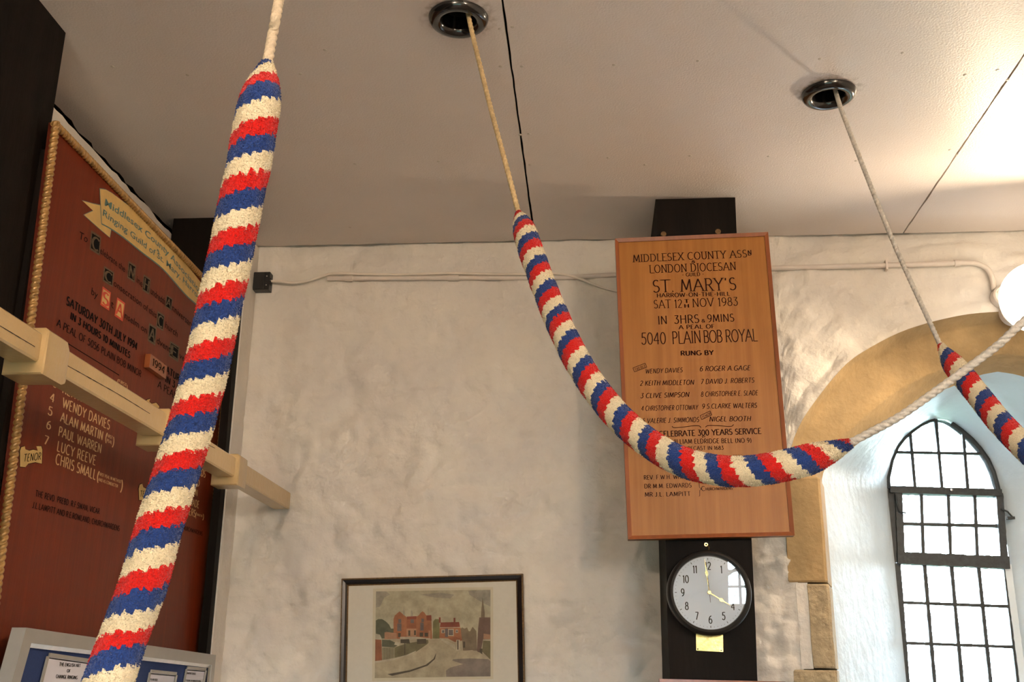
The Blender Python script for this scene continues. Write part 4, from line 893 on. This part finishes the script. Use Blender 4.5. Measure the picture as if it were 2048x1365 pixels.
p0 = W(1772, 531, .008); b = MB(); b.box(p0+Vector((-.004, -.014, -.022)), p0+Vector((.004, .012, .018))); b.build('saddle_clip', M['pipe'], CD)
CB = run([W(536, 563, .02), W(560, 563, .02), W(590, 566, .018), W(620, 561, .016), W(650, 551, .012), W(672, 547, .022), W(720, 548.5, .020), W(800, 549.5, .018), W(900, 547, .022), W(1000, 549, .020), W(1090, 548, .020), W(1125, 549, .018), W(1160, 558, .015), W(1200, 574, .014), W(1245, 586, .014)], 0.0052, 'cable', M['cable'], None)
tag(CB, 'thin white cable curving from the black box along the conduit', 'cable')
CB2 = run([W(500, 549, .02), W(502, 530, .015), W(497, 512, .01), W(490, 495, .008)], 0.0038, 'cable', M['cable'], None, 8); tag(CB2, 'short pale cable rising from the top of the black box', 'cable')
ja, jb = W(478, 546, .030), W(538, 580, .030)
JB = thing('junction_box', 'small black junction box on the white wall beside the left sally', 'box', ((ja.x+jb.x)/2, YW, jb.z)); x0, x1, z0, z1 = ja.x, jb.x, jb.z, ja.z
b = MB(); b.box((x0, YW-0.034, z0), (x1, YW+0.006, z1)); b.build('housing', M['blackmatt'], JB)
b = MB(); b.box((x0+.004, YW-0.038, z0+.004), (x1-.022, YW-0.034, z1-.004)); b.build('lid', M['blackmatt'], JB)
for dx_, dz_ in ((-.012, .012), (-.012, -.012)):
    b = MB(); b.lathe([(0, -.002), (.0025, -.0015), (.003, 0)], Vector((x1+dx_, YW-0.035, (z0+z1)/2+dz_*1.6)), (0, 1, 0), 10); b.build('screw', M['steel'], JB)
for z in (0.010, 0, -0.010): b = MB(); b.box((x1, YW-0.03, (z0+z1)/2+z-.003), (x1+.004, YW-0.01, (z0+z1)/2+z+.003)); b.build('grip', M['blackmatt'], JB)

# ------------------------------------------------------------------ globe lamps
def globe_lamp(c, wall_y_, outd, label, first):
    o = thing('wall_lamp', label, 'lamp', (c.x, wall_y_, c.z-0.14), 'lit globe wall lamps')
    b = MB(); R = 0.130; n = 24
    b.lathe([(0.0001 if i in (0, n) else R*math.sin(PI*i/n), -R*math.cos(PI*i/n)) for i in range(n+1)], c, (0, 0, 1), 40); b.build('globe', M['globe'], o, smooth=True, angle=None)
    s = 1 if outd > 0 else -1
    if first:   # added opaque disc, tilted to shadow the ceiling strip near the wall
        nn = Vector((0, -1, -1)).normalized(); b = MB(); rc_ = c+Vector((0, -0.028, -0.028)); vd = Vector((0, 1, -1)).normalized()
        ds = [(0.10*math.cos(2*PI*k/48), min(0.10*math.sin(2*PI*k/48), 0.075)) for k in range(48)]
        b.prism([rc_+Vector((1, 0, 0))*u_+vd*v_ for u_, v_ in ds], -nn*0.006); b.build('shadow_disc', M['cable'], o)
    bc = Vector((c.x, wall_y_-s*0.0, c.z+0.02)); b = MB(); b.lathe([(0, 0), (0.052, 0), (0.052, 0.03), (0.046, 0.036), (0, 0.036)], bc, (0, -s, 0), 32); b.build('wall_box', M['pipe'], o, smooth=True)
    b = MB(); b.tube([bc, bc+Vector((0, -s*(outd_len(c, wall_y_)*0.5), 0)), Vector((c.x, c.y+s*0.12, c.z+0.01))], 0.012, 12); b.build('arm', M['pipe'], o, smooth=True)
def outd_len(c, wy): return abs(c.y-wy)
globe_lamp(LAMP, YW, 1, 'lit white globe lamp at the right edge above the window arch', True)
for c, l in ((REAR_A, 'lit globe lamp on the rear wall behind the camera, left one'), (REAR_B, 'lit globe lamp on the rear wall behind the camera, right one')): globe_lamp(c, -1.6, -1, l, False)
bc = W(2003, 597, 0.0); BX = thing('conduit_box', 'round painted conduit box beside the globe lamp at the right edge', 'box', bc)
b = MB(); b.lathe([(0, 0.0), (0.043, 0.0), (0.043, 0.030), (0.040, 0.034), (0, 0.034)], bc, (0, -1, 0), 36); b.build('body', M['pipe'], BX, smooth=True)
b = MB(); b.lathe([(0.033, 0.034), (0.036, 0.038), (0.040, 0.034)], bc, (0, -1, 0), 36); b.build('rim', M['pipe'], BX, smooth=True)
for s in (-1, 1): b = MB(); b.lathe([(0, .038), (.004, .037), (.005, .034)], bc+Vector((s*.022, 0, .012)), (0, -1, 0), 10); b.build('screw', M['pipe'], BX, smooth=True)

# ------------------------------------------------------------------ leaded window
WN = bpy.data.objects.new('window_1', None); COL.objects.link(WN); WN.location = (WXC, YWIN, ZSILL); WN['kind'] = 'structure'; wl['window_1'] = Vector(WN.location)
YG = YWIN-0.01
nb_ = [0]
def gbar(p, q, wpx, name='glazing_bar', dep=0.014, m='iron'):
    nb_[0] += 1; dep += 0.0006*(nb_[0] % 7)+(0.004 if abs(q[0]-p[0]) > abs(q[1]-p[1]) else 0); a, c = at(*p, Y=YG), at(*q, Y=YG); d = (c-a).normalized(); n = Vector((0, 1, 0)).cross(d)*(wpx*0.5*YG*1.0/F*1.04)
    b = MB(); P = resample([a, c], 0.015); rows = []
    for i, p_ in enumerate(P):
        k = 1+(0.12 if wpx > 9 else 0.24)*noise.noise(p_*60)
        rows.append([b.vert(p_+n*k+Vector((0, -dep/2, 0))), b.vert(p_-n*k+Vector((0, -dep/2, 0))), b.vert(p_-n*k+Vector((0, dep/2, 0))), b.vert(p_+n*k+Vector((0, dep/2, 0)))])
    for r, s in zip(rows, rows[1:]):
        for k in range(4): j = (k+1) % 4; b.face((r[k], r[j], s[j], s[k]))
    b.face(rows[0][::-1]); b.face(rows[-1]); return b.build(name, M[m], WN)
b = MB(); b.tube([AW(p, YG) for p in Wpx], 0.011, 8); b.build('arch_bar', M['iron'], WN, smooth=True)
b = MB(); b.tube([AW(p, YG) for p in Wr], 0.014, 8); b.build('arch_bar', M['iron'], WN, smooth=True)
V1 = [((1819.8,865.7),(1829.7,978)), ((1871,839.3),(1883.5,978)), ((1925.3,862),(1935,982))]
for p, q in V1: gbar(p, q, 5.5)
for p, q in [((1841.8,988),(1846,1112)), ((1895.6,990),(1900.5,1115)), ((1948.4,990),(1954,1118))]: gbar(p, q, 6)
for p, q in [((1848.2,1128),(1868.8,1365)), ((1902,1130),(1923.5,1365)), ((1955.8,1130),(1980.5,1365))]:
    dx_, dy_ = q[0]-p[0], q[1]-p[1]; gbar(p, (q[0]+dx_*1.1, q[1]+dy_*1.1), 6.5)
for p, q in [((1798,1128),(1816,1365)), ((2008,1130),(2035,1365))]:
    dx_, dy_ = q[0]-p[0], q[1]-p[1]; gbar(p, (q[0]+dx_*1.1, q[1]+dy_*1.1), 5, 'side_bar')
gbar((1793,1128), (1818,1500), 10, 'side_bar'); gbar((2014,1130), (2062,1500), 12, 'side_strip', 0.02, 'reveal')
gbar((1794.5,905.3), (1964,908.6), 4.5); gbar((1778,981), (2000,988), 13, 'transom', 0.05); gbar((1803,1048.5), (1993,1053), 5.5); gbar((1793,1117), (2016,1127), 22, 'hopper_rail', 0.04)
gbar((1804,1206), (2019,1214), 5); gbar((1812,1287), (2027,1295), 5); gbar((1820,1372), (2037,1381), 5); gbar((1828,1460), (2047,1470), 5); gbar((1836,1550), (2056,1560), 5)
gbar((1795,986), (1801,1120), 13, 'hopper_stile', 0.04); gbar((1996,988), (2006,1127), 13, 'hopper_stile', 0.04); gbar((1784,982), (1792,1125), 16, 'side_bar')
for pts in ([(1792,990),(1795,1010),(1800,1024),(1812,1027)], [(2002,1018),(2015,1024),(2026,1036)]): b = MB(); b.tube([at(x, y, Y=YG-0.03) for x, y in pts], 0.004, 8); b.build('stay_hook', M['iron'], WN, smooth=True)
b = MB(); p_ = at(2021, 1037, Y=YG-0.03); b.box(p_+Vector((-.016, -.01, -.006)), p_+Vector((.016, .01, .006))); b.build('stay_block', M['iron'], WN)
b = MB(); b.lathe([(0, -.012), (.006, -.010), (.008, .004)], at(1902, 981, Y=YG-0.03), (0, 1, 0), 14); b.build('catch', M['steel'], WN, smooth=True)
def pane(pts):
    b = MB(); b.prism([at(x, y, Y=YG) for x, y in pts], (0, 0.002, 0)); b.build('pane', M['pane'], WN)
def lx(seg, y): (xa, ya), (xb, yb) = seg; return xa+(xb-xa)*(y-ya)/(yb-ya)
up = V1; lo = [((1848.2,1128),(1868.8,1365)), ((1902,1130),(1923.5,1365)), ((1955.8,1130),(1980.5,1365))]; mi = [((1841.8,988),(1846,1112)), ((1895.6,990),(1900.5,1115)), ((1948.4,990),(1954,1118))]
def grid(L_, verts_, R_, ys):
    S = [L_]+verts_+[R_]
    for y0, y1 in zip(ys, ys[1:]):
        for a, c in zip(S, S[1:]): pane([(lx(a, y0), y0), (lx(c, y0), y0), (lx(c, y1), y1), (lx(a, y1), y1)])
grid(((1777,906),(1780,984)), up, ((1968,906),(1998,984)), [906, 984]); grid(((1800,988),(1803,1120)), mi, ((1996,988),(2004,1124)), [988, 1051, 1120]); grid(((1798,1128),(1816,1365)), lo, ((2008,1130),(2035,1365)), [1130, 1210, 1291, 1376, 1465, 1555])
pane([(1788,906),(1794.5,894),(1807.7,876.7),(1820,865),(1822,906)]); pane([(1820,865),(1840.7,850),(1858,841.5),(1871,839),(1877,906),(1823,906)]); pane([(1871,839),(1903,847),(1924,863),(1928,906),(1877,906)]); pane([(1924,863),(1941.8,879),(1959.3,898.7),(1964,906),(1928,906)])

# ------------------------------------------------------------------ rope guides
def guide(c, label):
    o = thing('rope_guide', label, 'rope guide', c, 'black rope guides in the ceiling'); b = MB(); prof = []
    for i in range(21): a = math.radians(-5-i*9); prof.append((0.062+0.0195*math.cos(a), 0.022*math.sin(a)))
    prof += [(0.0425, 0.03), (0.05, 0.05), (0.055, 0.05), (0.055, 0.0)]
    b.lathe(prof, c, (0, 0, 1), 56, closed=True); b.build('ring', M['blackgloss'], o, smooth=True, angle=50)
    b = MB(); b.lathe([(0.0430, 0.028), (0.0430, 0.118)], c, (0, 0, 1), 40); b.build('rope_tube', M['void'], o, smooth=True)
guide(RING[0], 'black rope guide ring in the ceiling, top centre'); guide(RING[1], 'black rope guide ring in the ceiling, upper right, above the oak board'); guide(RING[2], 'black rope guide ring out of frame above the left rope')

# ------------------------------------------------------------------ ropes and sallies
def DP(l): return [at(x, y, D=d) for x, y, d in l]
def sally(name, pts, R, period, sign, shift, seed, parent, taper=(0.09, 0.09), blunt=0.32):
    random.seed(seed); P = resample(pts, 0.004); T, N, B = frames(P); n = 44; L = [0]
    for a, c in zip(P, P[1:]): L.append(L[-1]+(c-a).length)
    tot = L[-1]; b = MB(); uvs = []
    def rad(s, th):
        e = 1.0
        if s < taper[0]: e = blunt+(1-blunt)*math.sin(PI/2*min(1, s/taper[0]))
        if tot-s < taper[1]: e = min(e, blunt+(1-blunt)*math.sin(PI/2*max(0, (tot-s)/taper[1])))
        q = Vector((math.cos(th)*1.6, math.sin(th)*1.6, s*22+seed)); return R*e*(1+0.035*noise.noise(q)+0.020*noise.noise(q*3.1))
    def pos(i, th, r): return P[i]+(N[i]*math.cos(th)+B[i]*math.sin(th))*r
    rows = []
    for i in range(len(P)): rows.append([b.vert(pos(i, 2*PI*k/n, rad(L[i], 2*PI*k/n))) for k in range(n)])
    fuv = []
    for i in range(len(P)-1):
        for k in range(n):
            j = (k+1) % n; b.face((rows[i][k], rows[i][j], rows[i+1][j], rows[i+1][k])); u0, u1 = k/n, (k+1)/n; fuv.append([(u0, L[i]), (u1, L[i]), (u1, L[i+1]), (u0, L[i+1])])
    for r_, ii in ((rows[0][::-1], 0), (rows[-1], -1)): b.face(r_); fuv.append([(0.5, L[ii])]*n)
    # wool tufts standing off the core
    cnt = int(tot*70000)
    for _ in range(cnt):
        s = random.random()*tot; i = min(len(P)-2, int(s/tot*(len(P)-1))); th = random.random()*2*PI; r = rad(L[i], th)
        u = th/(2*PI); c = pos(i, th, r*0.985).lerp(pos(i+1, th, r*0.985), random.random()); nr = (N[i]*math.cos(th)+B[i]*math.sin(th)); tg = nr.cross(T[i])
        a = random.random()*2*PI; sd = (T[i]*math.cos(a)+tg*math.sin(a))*0.0011; tip = c+nr*random.uniform(0.0008, 0.0026)+T[i]*random.uniform(-.0014, .0014)+tg*random.uniform(-.0014, .0014)
        b.face((b.vert(c-sd), b.vert(c+sd), b.vert(tip))); fuv.append([(u, L[i])]*3)
    me = bpy.data.meshes.new(name); o0 = wl[parent.name]; me.from_pydata([v-o0 for v in b.v], [], b.f); uvl = me.uv_layers.new(name='wrap'); flatl = [c for f in fuv for q in f for c in q]; uvl.data.foreach_set('uv', flatl)
    me.materials.append(wool('wool_'+name+str(seed), period, sign, shift, seed != 3)); me.shade_smooth(); me.update(); o = bpy.data.objects.new(name, me); COL.objects.link(o); o.parent = parent; wl[o.name] = o0; return o
def rope_part(pts, r, m, parent, pitch=0.011): b = MB(); b.rope(pts, r, pitch, 3, 18, 0.30); return b.build('rope', M[m], parent, smooth=True, angle=80)
SH = (0, 0, 0)
def hole(i, dx=0, dy=0): return RING[i]+Vector((dx, dy, 0.11))
GRP = 'bell ropes with striped woollen sallies'
# left
A = DP([(534,127,1.52),(527,170,1.50),(517,215,1.48),(498,330,1.46),(483,400,1.45),(461,510,1.44),(442,600,1.43),(421,700,1.42),(399,790,1.41),(366,906,1.39),(322,1043,1.36),(286,1170,1.33),(249,1270,1.31),(216,1365,1.28),(180,1460,1.26)])
R1 = thing('bell_rope', 'largest red, white and blue sally, hanging full height on the left', 'bell rope', A[-1], GRP)
sally('sally', A, 0.0285, 0.0760, -1, 0.30, 3, R1, (0.085, 0.02), 0.30)
rope_part([hole(2), RING[2].lerp(at(558, 0, D=1.60), 0.05), RING[2].lerp(at(558, 0, D=1.60), 0.5), at(558, 0, D=1.60), at(545, 70, D=1.56), at(534, 132, D=1.52)], 0.0078, 'hemp', R1, 0.013)
rope_part([A[-1], at(165, 1500, D=1.25), at(150, 1620, D=1.25)], 0.0078, 'hemp', R1, 0.013)
# middle
B_ = DP([(1037,426,2.55),(1047,455,2.50),(1061,500,2.44),(1083,560,2.38),(1105,617,2.33),(1133,680,2.27),(1165,740,2.22),(1203,795,2.17),(1247,845,2.12),(1297,886,2.07),(1350,918,2.02),(1405,936,1.99),(1468,944,1.96),(1530,939,1.94),(1590,927,1.93),(1645,910,1.93),(1702,887,1.93)])
R2 = thing('bell_rope', 'curved red, white and blue sally looping across the oak board in the middle', 'bell rope', B_[12], GRP)
sally('sally', B_, 0.0275, 0.0762, -1, 0.20, 11, R2, (0.10, 0.10), 0.26)
rope_part([hole(0, .02, .0), at(936, 26, Z=ZC-0.0), at(976,195,D=2.76), at(1012,330,D=2.62), at(1038,430,D=2.55)], 0.0066, 'hemp2', R2, 0.014)
rope_part(DP([(1694,890,1.93),(1747,862,1.92),(1800,833,1.91),(1870,784,1.90),(1939,734,1.89),(1997,690,1.88),(2048,643,1.87),(2250,470,1.85),(2500,250,1.83)])+[Vector((1.75, 1.25, ZC-0.45)), Vector((2.10, 1.20, ZC))], 0.0076, 'hemp3', R2, 0.013)
# right
C_ = DP([(1882,690,2.86),(1890,706,2.84),(1907,730,2.80),(1940,770,2.73),(1966,803,2.68),(1994,838,2.62),(2025,872,2.56),(2062,908,2.50),(2110,950,2.42),(2170,990,2.35),(2240,1015,2.28),(2320,1020,2.22)])
R3 = thing('bell_rope', 'striped sally running off the right edge in front of the window', 'bell rope', C_[9], GRP)
sally('sally', C_, 0.0290, 0.0960, -1, 0.50, 23, R3, (0.11, 0.05), 0.28)
rope_part([hole(1, .012, 0), at(1671, 182, Z=ZC), at(1698,260,D=3.10), at(1785,480,D=2.95), at(1882,694,D=2.86)], 0.0068, 'hemp3', R3, 0.011)
rope_part([C_[-1], at(2420, 1000, D=2.18), at(2600, 900, D=2.1), Vector((2.3, 1.5, 2.55)), Vector((2.9, 1.3, ZC))], 0.0076, 'hemp3', R3, 0.013)
